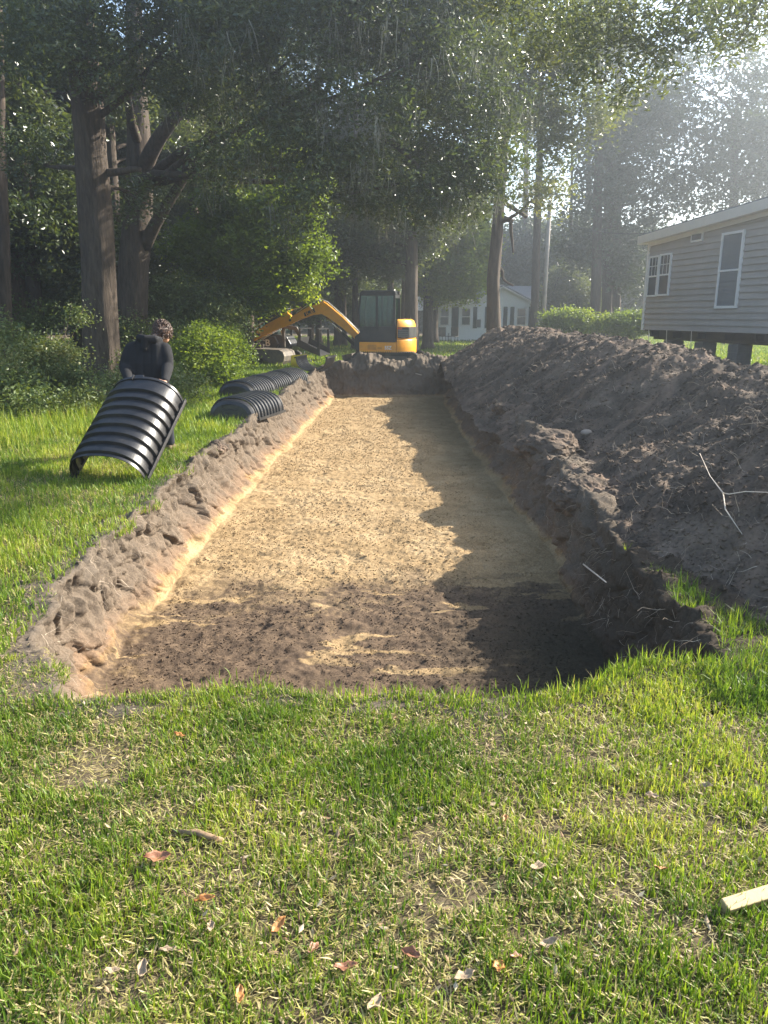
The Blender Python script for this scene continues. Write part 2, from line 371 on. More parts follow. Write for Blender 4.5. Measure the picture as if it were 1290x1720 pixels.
gx = np.array([-400, -120, -50, -25, -14, -8, -5, -3.4, -2.42, 1.95, 3.2, 5, 8, 14, 25, 50, 120, 400.0])
gy = np.array([-300, -80, -20, -5, 0, 1.6, 2.9, 22.6, 25, 30, 40, 60, 90, 150, 300, 700.0])
GX, GY = np.meshgrid(gx, gy)
V = np.stack([GX, GY, np.zeros_like(GX)], -1)
mask = np.ones((len(gy) - 1, len(gx) - 1), bool); mask[6, 8] = False
o = obj('ground', grid_mesh('ground', V, [M['ground']], None, mask, False)); tag(o, kind='structure')

# ------------------------------------------------------------------ trench (walls, floor, torn lip)
nf, nw, nfl = 16, 40, 210
ua = np.concatenate([np.linspace(-1, 0, nf, endpoint=False), np.linspace(0, 1, nw, endpoint=False), np.linspace(1, 2, nfl, endpoint=False), np.linspace(2, 3, nw, endpoint=False), np.linspace(3, 4, nf)])
v1 = np.linspace(YF - 0.2, YF, 10, endpoint=False); v2 = np.linspace(YF, YF + 0.12, 18, endpoint=False)
yy = [YF + 0.12]
while yy[-1] < YE - 0.35: yy.append(yy[-1] + 0.012 + 0.0016 * (yy[-1] - 3))
v3 = np.array(yy); v4 = np.linspace(v3[-1] + 0.01, YE, 26); v5 = np.linspace(YE + 0.04, YE + 2.6, 44)
va = np.concatenate([v1, v2, v3, v4, v5])
U, Yv = np.meshgrid(ua, va)
xl, xf, xg, xr = xl_lip(va)[:, None], xl_flo(va)[:, None], xr_flo(va)[:, None], xr_lip(va)[:, None]
prog = lambda t: np.where(t < 0, 0, np.where(t > 1, 1, t))
X = np.where(U < 0, xl + U * 0.7, np.where(U < 1, xl + (xf - xl) * (prog(U) ** 2.0), np.where(U < 2, xf + (xg - xf) * (U - 1), np.where(U < 3, xg + (xr - xg) * (np.clip(U - 2, 0, 1) ** 0.8), xr + (U - 3) * 0.8))))
a_u = np.clip(np.minimum(U, 3 - U), 0, 1)
b_v = np.minimum(np.clip((Yv - YF) / 0.12, 0, 1), np.clip((YE - Yv) / 0.34, 0, 1))
inn = np.minimum(a_u, b_v)
# raised lips
dl = np.clip(-U * 0.7, 0, 9); dr = np.clip((U - 3) * 0.8, 0, 9); de = np.clip(Yv - YE, 0, 9)
lipL = np.interp(va, [3, 6, 9, 13, 18, 22], [0.01, 0.03, 0.06, 0.12, 0.24, 0.26])[:, None] * (0.75 + 0.9 * fbm(Yv * 1.1, X, 0, 3, 41))
lipR = np.interp(va, [3, 4.5, 6, 8, 12, 22], [0.01, 0.02, 0.06, 0.12, 0.2, 0.28])[:, None] * (0.8 + 1.6 * fbm(Yv * 2.4, X * 2, 0, 4, 51, .6))
for yc, h, w in ((6.4, .10, .3), (8.9, .16, .4), (11.5, .12, .4)): lipR = lipR + h * np.exp(-((Yv - yc) / w) ** 2)
top = np.zeros_like(X)
wl = sstep(1.0, 0.0, U) ; wr = sstep(2.0, 3.0, U)
top += lipL * np.where(U < 0, np.exp(-(dl / np.interp(va, [3, 9, 14, 22], [.09, .12, .25, .32])[:, None]) ** 2), wl)
top += lipR * np.where(U > 3, np.exp(-(dr / 0.35) ** 2), wr)
berm = 0.52 * np.exp(-((Yv - (YE + 0.55)) / 0.75) ** 2) * sstep(-2.4, -1.2, X) * (0.80 + 0.9 * fbm(X * 1.6, Yv * 1.6, 0, 5, 61, .6))
bermw = np.where(Yv > YE - 0.34, 1, np.exp(-((Yv - (YE - 0.34)) / 0.25) ** 2))
top = np.maximum(top, berm * np.where(Yv < YE, b_v * 0 + np.clip((Yv - (YE - 0.34)) / 0.34, 0, 1), 1))
Z = top * (1 - inn) + FLOOR * inn
out_f = np.maximum.reduce([dl / 0.7, dr / 0.8, np.clip((YF - Yv) / 0.2, 0, 1), np.clip(de / 2.6, 0, 1)])
Z = Z + 0.012 - 0.06 * sstep(np.where(U < 0, 0.35, 0.72), np.where(U < 0, .6, 1.0), out_f)
onfloor = sstep(0.93, 1.0, inn); wall = (1 - onfloor)
fade = 1 - sstep(0.75, 1.0, out_f)
# wall chunks and grooves
n1 = fbm(X * 2.2, Yv * 3.2, Z * 2.5, 5, 71); n2 = fbm(X * 9, Yv * 11, Z * 7, 4, 81, 0.6); n3 = fbm(X * 2.2 + 9, Yv * 3.2, Z * 2.5, 5, 91)
groove = np.abs(vnoise(Yv * 6.5 + 1.2 * vnoise(Yv * 2, Z * 5, 0, 3), Z * 1.5, X * 0.6, 77))
side = np.where(U < 1.5, 1.0, -1.0); wallm = sstep(0.0, 0.15, inn) * (1 - sstep(0.92, 1.0, inn))
wy_ = Yv + 0.06 * vnoise(Yv * 4, Z * 4, 0, 181); wz_ = Z + 0.05 * vnoise(Yv * 5, Z * 4, 3, 182)
A1, A2, Ai = worley(wy_ * 3.3, wz_ * 4.2 + 0.3 * wy_, 183); B1, B2, Bi = worley(wy_ * 8.5, wz_ * 10, 184); C1, C2, Ci = worley(wy_ * 18, wz_ * 20, 185)
chunk = 0.95 * Ai - 0.9 * np.exp(-((A2 - A1) / .07) ** 2) + 0.5 * Bi - 0.45 * np.exp(-((B2 - B1) / .10) ** 2) + 0.18 * Ci
X = X + side * wallm * (0.06 * n1 + 0.025 * n2 + 0.03 * (groove - 0.35) + 0.045 * chunk) + fade * (1 - wallm) * wall * 0.04 * n2
Yv2 = Yv + fade * wall * (Yv > 3.5) * (0.05 * n3 + sstep(YE - 1.0, YE - .2, Yv) * (0.16 * n1 + 0.07 * n2))
lipm = fade * wall * (1 - wallm) * np.where(U < 0, np.exp(-dl / np.interp(va, [3, 9, 14, 22], [.09, .13, .3, .5])[:, None]), 1) * (0.15 + 0.85 * sstep(YF + .05, YF + .5, Yv))
L1, L2, Li = worley(X * 7, Yv * 7, 186); K1, K2, Ki = worley(X * 16, Yv * 16, 187)
Z = Z + lipm * (0.045 * np.abs(n1) + 0.025 * n2 + 0.045 * np.clip(Li, -.2, 1) * sstep(.02, .25, L2 - L1) + 0.022 * Ki * sstep(.02, .3, K2 - K1)) * sstep(0.0, 0.6, np.maximum(1 - out_f * 1.1, 0)) + wallm * 0.05 * n3
# floor roughness: tooth marks, crumbs
f1 = fbm(X * 1.4, Yv * 1.4, 0.5, 4, 101); f2 = fbm(X * 11, Yv * 13, 0.5, 3, 111, 0.65); f3 = fbm(X * 34, Yv * 34, 0.2, 2, 121, 0.7)
ridge = 1 - np.abs(vnoise(X * 2.0, Yv * 7, 0, 131)) * 2
pits = -np.clip(vnoise(X * 3.3, Yv * 5.0, 0, 141) - 0.62, 0, 1)
Z = Z + onfloor * (0.030 * f1 + 0.019 * f2 + 0.013 * f3 + 0.010 * ridge + 0.07 * pits)
Yv2 = Yv2 + (front_w(X)) * np.exp(-np.maximum(Yv - YF, 0) / 0.9)
P = np.stack([X, Yv2, Z], -1)
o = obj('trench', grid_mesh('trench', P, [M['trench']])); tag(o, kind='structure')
TR_X, TR_Y, TR_Z = X, Yv2, Z

def clods(name, pts, sizes, mat, rnd=None):
    """many little angular lumps of soil in one mesh"""
    n = len(pts)
    base = np.array([[1, 0, 0], [-1, 0, 0], [0, 1, 0], [0, -1, 0], [0, 0, 1], [0, 0, -1.]])
    F = np.array([[0, 2, 4], [2, 1, 4], [1, 3, 4], [3, 0, 4], [2, 0, 5], [1, 2, 5], [3, 1, 5], [0, 3, 5]])
    v = base[None] * (0.6 + 0.8 * rs.rand(n, 6, 1)) + rs.uniform(-.35, .35, (n, 6, 3))
    q = rs.randn(n, 4); q /= np.linalg.norm(q, axis=1)[:, None]
    w, x, y, z = q.T
    Rm = np.stack([1 - 2 * (y * y + z * z), 2 * (x * y - z * w), 2 * (x * z + y * w), 2 * (x * y + z * w), 1 - 2 * (x * x + z * z), 2 * (y * z - x * w), 2 * (x * z - y * w), 2 * (y * z + x * w), 1 - 2 * (x * x + y * y)], -1).reshape(n, 3, 3)
    v = np.einsum('nij,nkj->nki', Rm, v) * sizes[:, None, None] * np.array([1, 1, 0.8]) + pts[:, None, :]
    loops = (F[None] + (np.arange(n) * 6)[:, None, None]).reshape(-1)
    me = mesh_np(name, v, loops, np.arange(n * 8) * 3, [mat], {'rnd': np.repeat(rs.rand(n), 6)})
    return obj(name, me)

fi = (U > 1.02) & (U < 1.98) & (Yv > YF + 0.2) & (Yv < YE - 0.5)
cand = np.argwhere(fi); wts = 1 / (Yv[fi]) ** 0.4
sel = cand[rs.choice(len(cand), 42000, p=wts / wts.sum())]
pts = P[sel[:, 0], sel[:, 1]] + np.stack([rs.uniform(-.01, .01, 42000), rs.uniform(-.01, .01, 42000), np.zeros(42000)], -1)
sz = 0.0032 + 0.008 * rs.rand(42000) ** 4 + 0.0004 * pts[:, 1]
keep = fbm(pts[:, 0] * 2.2, pts[:, 1] * 2.2, 0, 3, 12) > -0.25
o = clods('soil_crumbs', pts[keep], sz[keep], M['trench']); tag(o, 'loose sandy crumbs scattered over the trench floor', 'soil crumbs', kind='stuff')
fi = ((U < 0.0) | (U > 3.0)) & (out_f < 0.5) & (Yv > YF + 0.3) & (Yv < YE + 1.4)
cand = np.argwhere(fi); sel = cand[rs.choice(len(cand), 3500)]
pts = P[sel[:, 0], sel[:, 1]]; sz = 0.006 + 0.024 * rs.rand(3500) ** 5
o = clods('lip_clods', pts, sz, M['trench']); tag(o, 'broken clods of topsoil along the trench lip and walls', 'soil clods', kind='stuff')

# ------------------------------------------------------------------ spoil heap
RY = [4.9, 6.6, 7.9, 9.6, 12.9, 17, 20.6, 23.0]; RX = [3.9, 3.8, 4.25, 4.05, 3.75, 3.55, 3.4, 3.4]; RZ = [1.28, 1.12, 1.24, 1.30, 1.38, 1.47, 1.48, 1.25]
px_ = np.arange(1.45, 8.4, 0.024)
yy = [3.3]
while yy[-1] < 26: yy.append(yy[-1] + 0.014 + 0.0022 * (yy[-1] - 3.3))
py_ = np.array(yy)
PX, PY = np.meshgrid(px_, py_)
wx = PX + 0.16 * fbm(PX * 0.9, PY * 0.9, 0, 4, 201) * 2; wy = PY + 0.16 * fbm(PX * 0.9 + 9, PY * 0.9, 0, 4, 211) * 2
H = np.full_like(PX, -9.0)
rr = np.random.RandomState(3)
for yk in np.arange(5.1, 23.2, 0.85):
    xk = np.interp(yk, RY, RX) + rr.uniform(-.18, .18); zk = np.interp(yk, RY, RZ) + rr.uniform(-.10, .05)
    # gullies fan down each dumped load
    ang = np.arctan2(wy - yk, wx - xk); dist = np.hypot(wx - xk, (wy - yk) * 0.92)
    gul = 0.07 * fbm(ang * 5 + yk, dist * 0.35, 0, 3, int(yk * 10)) * sstep(0.2, 1.0, dist)
    c = zk + 0.08 - (np.sqrt(dist ** 2 + 0.10) - 0.1) * (0.66 + rr.uniform(-.03, .05)) + gul
    k = 0.05
    H = np.where(H < -5, c, np.log(np.exp(H / k) + np.exp(c / k)) * k)
base_k = H
H = H + 0.085 * fbm(PX * 2.6, PY * 2.6, 0, 5, 221, .6) * sstep(-0.1, 0.3, H) + 0.05 * (0.4 - np.abs(vnoise(PX * 4.2, PY * 4.2, 0, 222))) * sstep(0, .4, H)
diag = (PX * 0.75 - PY * 0.5)
H = H + 0.035 * (1 - 2 * np.abs(vnoise(diag * 2.2, (PX + PY) * 0.5, 0, 225))) * sstep(0.05, 0.4, H)
H = H + 0.036 * fbm(PX * 10, PY * 10, 0, 4, 231, 0.65) + 0.009 * fbm(PX * 40, PY * 40, 0, 2, 241)
# toe crumbles out toward the trench
toe = (0.13 + 0.05 * fbm(PX * 1.5, PY * 1.5, 3, 3, 256)) * sstep(1.62, 1.85, PX) * sstep(3.6, 3.0, PX - 0.0) * sstep(3.9, 5.0, PY + 0.35 * (PX - 2) ) * sstep(23, 21, PY)
tt = toe * (1.0 + fbm(PX * 4, PY * 4, 0, 4, 251) * 1.5) - 0.05
H = 0.05 * np.log(np.exp(H / 0.05) + np.exp(tt / 0.05))
W1, W2, Wi = worley(PX * 3.4 + .4 * vnoise(PX, PY, 0, 3), PY * 3.4, 261); Q1, Q2, Qi = worley(PX * 8, PY * 8, 262); E1, E2, Ei = worley(PX * 17, PY * 17, 263)
H = H + sstep(-.02, .25, H) * (0.075 * np.clip(Wi - .4, 0, 1) * sstep(.05, .3, W2 - W1) + 0.026 * np.clip(Qi - .2, 0, 1) * sstep(.04, .3, Q2 - Q1) + 0.009 * Ei * sstep(.02, .3, E2 - E1))
H = H - 0.03
PV = np.stack([PX, PY, H], -1)
zc = (H[:-1, :-1] + H[1:, 1:]) / 2
mk = zc > -0.045
pile = obj('spoil_heap', grid_mesh('spoil_heap', PV, [M['pile']], None, mk)); tag(pile, 'long dark ridge of dug soil heaped along the right side of the trench', 'dirt pile')
ok = np.argwhere(H > -0.01); w_ = 1 / PY[ok[:, 0], 0] ** 1.0; sel = ok[rs.choice(len(ok), 46000, p=w_ / w_.sum())]
pts = PV[sel[:, 0], sel[:, 1]] + rs.uniform(-.01, .01, (46000, 3)) * np.array([1, 1, 0.1]); sz = 0.005 + 0.022 * rs.rand(46000) ** 4 + 0.0008 * pts[:, 1] * rs.rand(46000)
o = clods('heap_clods', pts, sz, M['pile']); tag(o, 'loose clods strewn over the dark soil ridge', 'soil clods', kind='stuff')
def sod(label, x, y, z, r, sx, sy, sz_, seed):
    bm = bmesh.new(); bmesh.ops.create_icosphere(bm, subdivisions=5, radius=1); co = np.array([v.co[:] for v in bm.verts])
    n_ = 1 + .38 * fbm(co[:, 0] * 1.3, co[:, 1] * 1.3, co[:, 2] * 1.3, 4, seed, .6) + .12 * fbm(co[:, 0] * 7, co[:, 1] * 7, co[:, 2] * 7, 3, seed + 9, .6)
    co = co * n_[:, None] * r * np.array([sx, sy, sz_])
    for v, c in zip(bm.verts, co): v.co = c
    me = bpy.data.meshes.new('soil_clod'); bm.to_mesh(me); bm.free(); me.materials.append(M['pile']); o = obj('soil_clod', me); o.location = (x, y, z); tag(o, label, 'soil clod'); return o
sod('large ragged clod of topsoil overhanging the right trench lip, farther of the two', 1.98, 9.0, .12, .36, 1.0, 1.1, .62, 5)
sod('ragged clod of topsoil overhanging the right trench lip, nearer of the two', 1.78, 6.7, .06, .28, .95, 1.2, .6, 15)
sod('rounded clod at the foot of the soil ridge, nearest the camera', 1.98, 5.15, .05, .15, 1.1, 1, .7, 25)
sod('broad crusty clod on the right trench lip, middle of its length', 2.0, 12.0, .14, .33, .9, 1.2, .6, 35)
sod('low crumbled clod on the right trench lip toward its far end', 2.02, 15.2, .16, .36, .9, 1.2, .6, 45)
sod('dark broken clod at the left trench lip beside the tilted chamber', -2.12, 9.5, .02, .16, .9, 1.3, .6, 55)
def pile_z(x, y):
    i = min(max(int(np.searchsorted(py_, y)), 0), len(py_) - 1); j = min(max(int((x - 1.45) / 0.024), 0), len(px_) - 1)
    return max(float(H[i, j]), 0.0)

# fine roots mixed into the heap: thin curved strands
def strands(name, P0, D, L, W, mat, nseg=4, wig=0.35, rnd=None, sag=0.0):
    n = len(P0); pts = [P0]; d = D.copy()
    for k in range(nseg):
        d = d + rs.randn(n, 3) * wig; d[:, 2] -= sag; d /= np.linalg.norm(d, axis=1)[:, None]
        pts.append(pts[-1] + d * (L / nseg)[:, None])
    side = np.cross(d, rs.randn(n, 3)); side /= np.linalg.norm(side, axis=1)[:, None]
    Vv = []
    for k, p in enumerate(pts):
        w = W * (1 - 0.7 * k / nseg); Vv += [p - side * w[:, None], p + side * w[:, None]]
    Vv = np.stack(Vv, 1); nv = 2 * (nseg + 1)
    F = np.array([[2 * k, 2 * k + 1, 2 * k + 3, 2 * k + 2] for k in range(nseg)])
    loops = (F[None] + (np.arange(n) * nv)[:, None, None]).reshape(-1)
    r = rs.rand(n) if rnd is None else rnd
    return mesh_np(name, Vv, loops, np.arange(n * nseg) * 4, [mat], {'rnd': np.repeat(r, nv)})
M['rootlet'] = leafmat('pale_rootlets', [(0, (0.22, 0.17, 0.12)), (1, (0.50, 0.42, 0.32))], 0.1, 0.8, 0.2, (1, 1, 1))
sel = ok[rs.choice(len(ok), 5200, p=w_ / w_.sum())]; p0 = PV[sel[:, 0], sel[:, 1]]; d0 = rs.randn(5200, 3) * np.array([1, 1, 0.35]) + np.array([0, 0, 0.1]); d0 /= np.linalg.norm(d0, axis=1)[:, None]
o = obj('heap_roots', strands('heap_roots', p0, d0, rs.uniform(0.04, 0.22, 5200), 0.0007 + 0.0012 * rs.rand(5200) + p0[:, 1] * 0.00012, M['rootlet'])); tag(o, 'torn rootlets and grass stems sticking out of the soil ridge', 'roots', kind='stuff')
fi = (((U > -0.35) & (U < 0.8)) | ((U > 2.2) & (U < 3.3))) & (Yv > YF + 0.3) & (Yv < YE + 1.2)
cand = np.argwhere(fi); sel = cand[rs.choice(len(cand), 3000)]; p0 = P[sel[:, 0], sel[:, 1]]
d0 = rs.randn(3000, 3) * np.array([1, 1, 0.6]) + np.array([0, 0, -0.3]); d0 /= np.linalg.norm(d0, axis=1)[:, None]
o = obj('wall_roots', strands('wall_roots', p0, d0, rs.uniform(0.04, 0.2, 3000), 0.001 + 0.0012 * rs.rand(3000), M['rootlet'], sag=0.15)); tag(o, 'fine roots hanging out of the cut trench walls', 'roots', kind='stuff')

# ------------------------------------------------------------------ grass
def blades(name, P0, L, W, lean, rnd, mat=None):
    n = len(P0); az = rs.uniform(0, 2 * np.pi, n)
    D = np.stack([np.cos(az), np.sin(az), np.zeros(n)], -1); S = np.stack([-np.sin(az), np.cos(az), np.zeros(n)], -1)
    tw = rs.uniform(-.9, .9, n)[:, None]; S2 = S * np.cos(tw) + D * np.sin(tw)
    up = np.array([0, 0, 1.0])
    dr_ = rnd > .755; a1 = np.where(dr_, lean * .95, lean * 0.5); a2 = np.where(dr_, lean + rs.uniform(-.35, .25, n), lean * 1.25)
    p1 = P0 + (D * np.sin(a1)[:, None] + up * np.cos(a1)[:, None]) * (L * 0.5)[:, None]
    p2 = p1 + (D * np.sin(a2)[:, None] + up * np.cos(a2)[:, None]) * (L * 0.5)[:, None]
    w = W[:, None] / 2
    Vv = np.stack([P0 - S * w * 0.8, P0 + S * w * 0.8, p1 - S2 * w, p1 + S2 * w, p2], 1)
    F = np.array([0, 1, 3, 2, 2, 3, 4]); loops = (F[None] + (np.arange(n) * 5)[:, None]).reshape(-1)
    st = (np.array([0, 4])[None] + (np.arange(n) * 7)[:, None]).reshape(-1)
    return mesh_np(name, Vv, loops, st, [mat or M['grass']], {'rnd': np.repeat(rnd, 5)})
def lawn(name, x0, x1, y0, y1, n, L, W, label, bare=0.2, dry=0.3, cond=None, green_x=None, power=0.0, tall=1.0):
    yv = rs.rand(n * 2); 
    ys = y0 + (y1 - y0) * (yv ** (1 + power)); xs = rs.uniform(x0, x1, n * 2)
    dens = np.maximum(fbm(xs * 1.6, ys * 1.6, 0, 4, 301) * 0.9 + 0.5, .36) - 0.9 * np.exp(-((xs + 1.13) / .22) ** 2 - ((ys - 2.55) / .22) ** 2); clump = fbm(xs * 7, ys * 7, 0, 3, 311)
    k = rs.rand(n * 2) < np.clip(dens + clump * 0.7 + 0.55 - bare, 0.07, 1)
    if cond is not None: k &= cond(xs, ys)
    xs, ys = xs[k][:n], ys[k][:n]; m = len(xs); clump = clump[k][:n]; dens = dens[k][:n]
    dd = dry - 0.5 * (dens - 0.5)
    if green_x is not None: dd = dd + green_x(xs, ys)
    isdry = rs.rand(m) < np.clip(dd, 0.03, 0.95)
    rnd = np.where(isdry, rs.uniform(0.76, 1.0, m), np.clip(0.30 + 0.25 * fbm(xs * 2.3, ys * 2.3, 0, 3, 321) * 2 + rs.uniform(-.28, .28, m), 0, 0.74))
    Ls = L * np.where(isdry, rs.uniform(0.5, 1.1, m), rs.uniform(0.55, 1.5, m)) * (1 + 0.5 * np.clip(clump, -0.6, 1)) * tall
    lean = np.where(isdry, rs.uniform(0.9, 1.5, m), np.abs(rs.normal(0.45, 0.35, m)))
    z = np.where(isdry, rs.uniform(0, 0.018, m), 0.0)
    Pp = np.stack([xs, ys, z], -1)
    o = obj(name, blades(name, Pp, Ls, W * rs.uniform(0.6, 1.3, m), lean, rnd)); tag(o, label, 'grass', kind='stuff'); return o
def notrench(x, y):
    inside = (x > xl_lip(y) + 0.02 - np.interp(y, [3, 9, 14, 22], [.0, .05, .15, .25]) - 0.14 * fbm(y * 3, x * 3, 0, 3, 331)) & (x < xr_lip(y) + 0.05) & (y > YF + front_w(x) - 0.01) & (y < YE + 1.3)
    pl = (x > 1.5) & (x < 8.3) & (y > 3.35) & (y < 25)
    ii = np.clip(np.searchsorted(py_, y), 0, len(py_) - 1); jj = np.clip(((x - 1.45) / 0.024).astype(int), 0, len(px_) - 1)
    return ~inside & ~(pl & (H[ii, jj] > -0.012 - 0.02 * rs.rand(len(x))))
gxf = lambda x, y: np.interp(x, [-2, -0.6, 0.4, 1.4], [0.12, 0.10, 0.0, -0.22])
lawn('near_grass', -2.4, 2.9, 0.9, 3.45, 150000, 0.041, 0.0046, 'short lawn grass mixed with dry straw in front of the trench', 0.36, 0.34, notrench, gxf)
lawn('corner_grass', 1.5, 4.6, 3.0, 6.0, 30000, 0.085, 0.005, 'green grass at the front corner between trench and soil ridge', 0.0, 0.10, notrench)
lawn('left_grass', -7.5, -1.9, 2.6, 11, 150000, 0.072, 0.0070, 'sunlit lawn grass left of the trench', 0.12, 0.34, notrench)
lawn('middle_grass', -10, -1.6, 10.5, 24, 110000, 0.13, 0.011, 'longer lawn grass beside the far half of the trench', 0.05, 0.10, notrench)
lawn('far_grass', -22, 26, 23, 62, 170000, 0.13, 0.035, 'far lawn between the excavator and the white house', 0.0, 0.06, notrench, power=0.6)
lawn('right_grass', 5.5, 20, 4, 24, 50000, 0.12, 0.014, 'lawn grass behind the soil ridge and under the raised house', 0.0, 0.1, notrench)
n = 55000; xs = rs.uniform(-2.4, 2.9, n); ys = rs.uniform(.9, 3.6, n); k = notrench(xs, ys) & (rs.rand(n) < .75 + .5 * fbm(xs * 3, ys * 3, 0, 3, 341)); xs, ys = xs[k], ys[k]; n = len(xs)
o = obj('thatch', blades('thatch', np.stack([xs, ys, rs.uniform(0.002, .012, n)], -1), rs.uniform(.02, .06, n), 0.0034 * rs.uniform(.6, 1.4, n), rs.uniform(1.2, 1.62, n), rs.uniform(.78, .97, n))); tag(o, 'flat dry thatch matted under the foreground lawn', 'grass', kind='stuff')
# tufts overhanging the front lip
n = 2600; xs = rs.uniform(-1.9, 2.6, n); ys = YF - 0.05 + front_w(xs) + 0.05 * rs.randn(n) * np.clip(1 + fbm(xs * 5, 0, 0, 2, 5), .4, 2)
tall = 0.052 * (0.6 + 1.0 * rs.rand(n)) * np.interp(xs, [-1.9, 0, 1.2, 2], [0.75, 0.95, 1.35, 1.4])
o = obj('lip_grass', blades('lip_grass', np.stack([xs, ys, np.zeros(n)], -1), tall, 0.005 * rs.uniform(.6, 1.3, n), np.abs(rs.normal(.4, .35, n)), np.clip(rs.normal(.35, .22, n), 0, 1))); tag(o, 'taller grass blades fringing the front edge of the trench', 'grass', kind='stuff')
# tall weeds along the wood's edge
n = 16000; xs = rs.uniform(-8.5, -3.6, n); ys = rs.uniform(9.0, 16, n); k = (xs < -3.2 - 0.42 * (16 - ys) * 0.5 + rs.randn(n) * 0.3) ; xs, ys = xs[k], ys[k]; n = len(xs)
o = obj('tall_grass', blades('tall_grass', np.stack([xs, ys, np.zeros(n)], -1), rs.uniform(.14, .42, n), 0.008 * rs.uniform(.6, 1.3, n), np.abs(rs.normal(.4, .3, n)), np.clip(rs.normal(.45, .2, n), 0, 1))); tag(o, 'tall uncut grass and weeds at the edge of the woods', 'grass', kind='stuff')

# ------------------------------------------------------------------ leaf clouds, trees
def leaf_mesh(name, C, L, Wd, mat, normal_up=0.5, droop=0.25, rnd=None):
    n = len(C); d = rs.randn(n, 3); d[:, 2] = d[:, 2] * 0.6 - droop; d /= np.linalg.norm(d, axis=1)[:, None]
    nn = rs.randn(n, 3); nn[:, 2] += normal_up * 2; s = np.cross(nn, d); s /= np.maximum(np.linalg.norm(s, axis=1), 1e-6)[:, None]
    up = np.cross(d, s)
    Ls = L * rs.uniform(.6, 1.3, n); Ws = Ls * Wd
    a = C - d * (Ls / 2)[:, None]; b = C + d * (Ls / 2)[:, None]
    mid = C - up * (Ls * 0.08)[:, None] + d * (Ls * 0.05)[:, None]
    l = mid + s * (Ws / 2)[:, None]; r = mid - s * (Ws / 2)[:, None]
    Vv = np.stack([a, l, b, r], 1)
    loops = np.arange(n * 4)
    rv = rs.rand(n) if rnd is None else rnd
    return mesh_np(name, Vv, loops, np.arange(n) * 4, [mat], {'rnd': np.repeat(rv, 4)})
def cloud(clumps, n, spray=14, sp_r=0.16, shell=0.45):
    """leaf centres: clumps (x,y,z,rx,ry,rz) -> twig sprays -> leaves; uneven, with gaps"""
    c = np.array(clumps, float); vol = c[:, 3] * c[:, 4] * c[:, 5]; w = vol ** 0.75; w /= w.sum()
    ns = max(n // spray, 1); k = rs.choice(len(c), ns, p=w)
    d = rs.randn(ns, 3); d /= np.linalg.norm(d, axis=1)[:, None]
    r = rs.rand(ns) ** shell
    lump = 1 + 0.35 * vnoise(d[:, 0] * 2.5 + k, d[:, 1] * 2.5, d[:, 2] * 2.5, 5)
    tw = c[k, :3] + d * (r * lump)[:, None] * c[k, 3:6]
    tone = np.clip(0.5 + 0.5 * vnoise(tw[:, 0] * 1.3, tw[:, 1] * 1.3, tw[:, 2] * 1.3, 9), 0, 1)
    dirn = rs.randn(ns, 3) * np.array([1, 1, 0.5]); dirn /= np.linalg.norm(dirn, axis=1)[:, None]
    L = np.repeat(tw, spray, 0) + np.repeat(dirn, spray, 0) * rs.uniform(-1, 1, (ns * spray, 1)) * sp_r * 1.9 + rs.randn(ns * spray, 3) * sp_r * np.array([.6, .6, .45])
    ct = rs.rand(len(c)); rn = np.clip(np.repeat(tone * .4 + ct[k] * .35, spray) + rs.rand(ns * spray) * 0.35 - .05, 0, 1)
    return L, rn, tw
def limb(mb, a, b, r0, r1, bend=0.12, n=7, sides=8, sag=0.0):
    a = Vector(a); b = Vector(b); L = (b - a).length
    off = Vector((random.uniform(-1, 1), random.uniform(-1, 1), random.uniform(-.3, .6))) * L * bend; off2 = Vector((random.uniform(-1, 1), random.uniform(-1, 1), random.uniform(-.5, .5))) * L * bend * .5
    pts = []; rad = []
    for i in range(n + 1):
        t = i / n; p = a.lerp(b, t) + off * math.sin(math.pi * t) + off2 * math.sin(2 * math.pi * t)
        p.z -= sag * L * t * t; pts.append(p); rad.append(r0 + (r1 - r0) * t ** 0.8)
    mb.tube(pts, rad, sides); return pts
def trunk_tube(mb, pts, rad, sides=22, rough=0.05):
    """tapered trunk with flare and lumps"""
    base = Vector(pts[0]); P2 = []; R2 = []
    for i in range(len(pts) - 1):
        for k in range(8):
            t = k / 8; P2.append(Vector(pts[i]).lerp(Vector(pts[i + 1]), t)); R2.append(rad[i] + (rad[i + 1] - rad[i]) * t)
    P2.append(Vector(pts[-1])); R2.append(rad[-1])
    n0 = len(mb.v); mb.tube(P2, R2, sides)
    for i in range(n0, len(mb.v)):
        v = Vector(mb.v[i]); j = (i - n0) // sides
        if j >= len(P2): continue
        c = P2[j]; d = v - c; a = math.atan2(d.y, d.x); z = v.z
        fl = 1 + 0.55 * math.exp(-max(z, 0) / (R2[0] * 1.1)) * (0.6 + 0.4 * math.sin(a * 5 + base.x * 3))
        fl += rough * math.sin(a * 7 + z * 0.9 + base.x) + rough * 0.6 * math.sin(a * 13 + z * 1.7)
        mb.v[i] = tuple(c + d * fl)
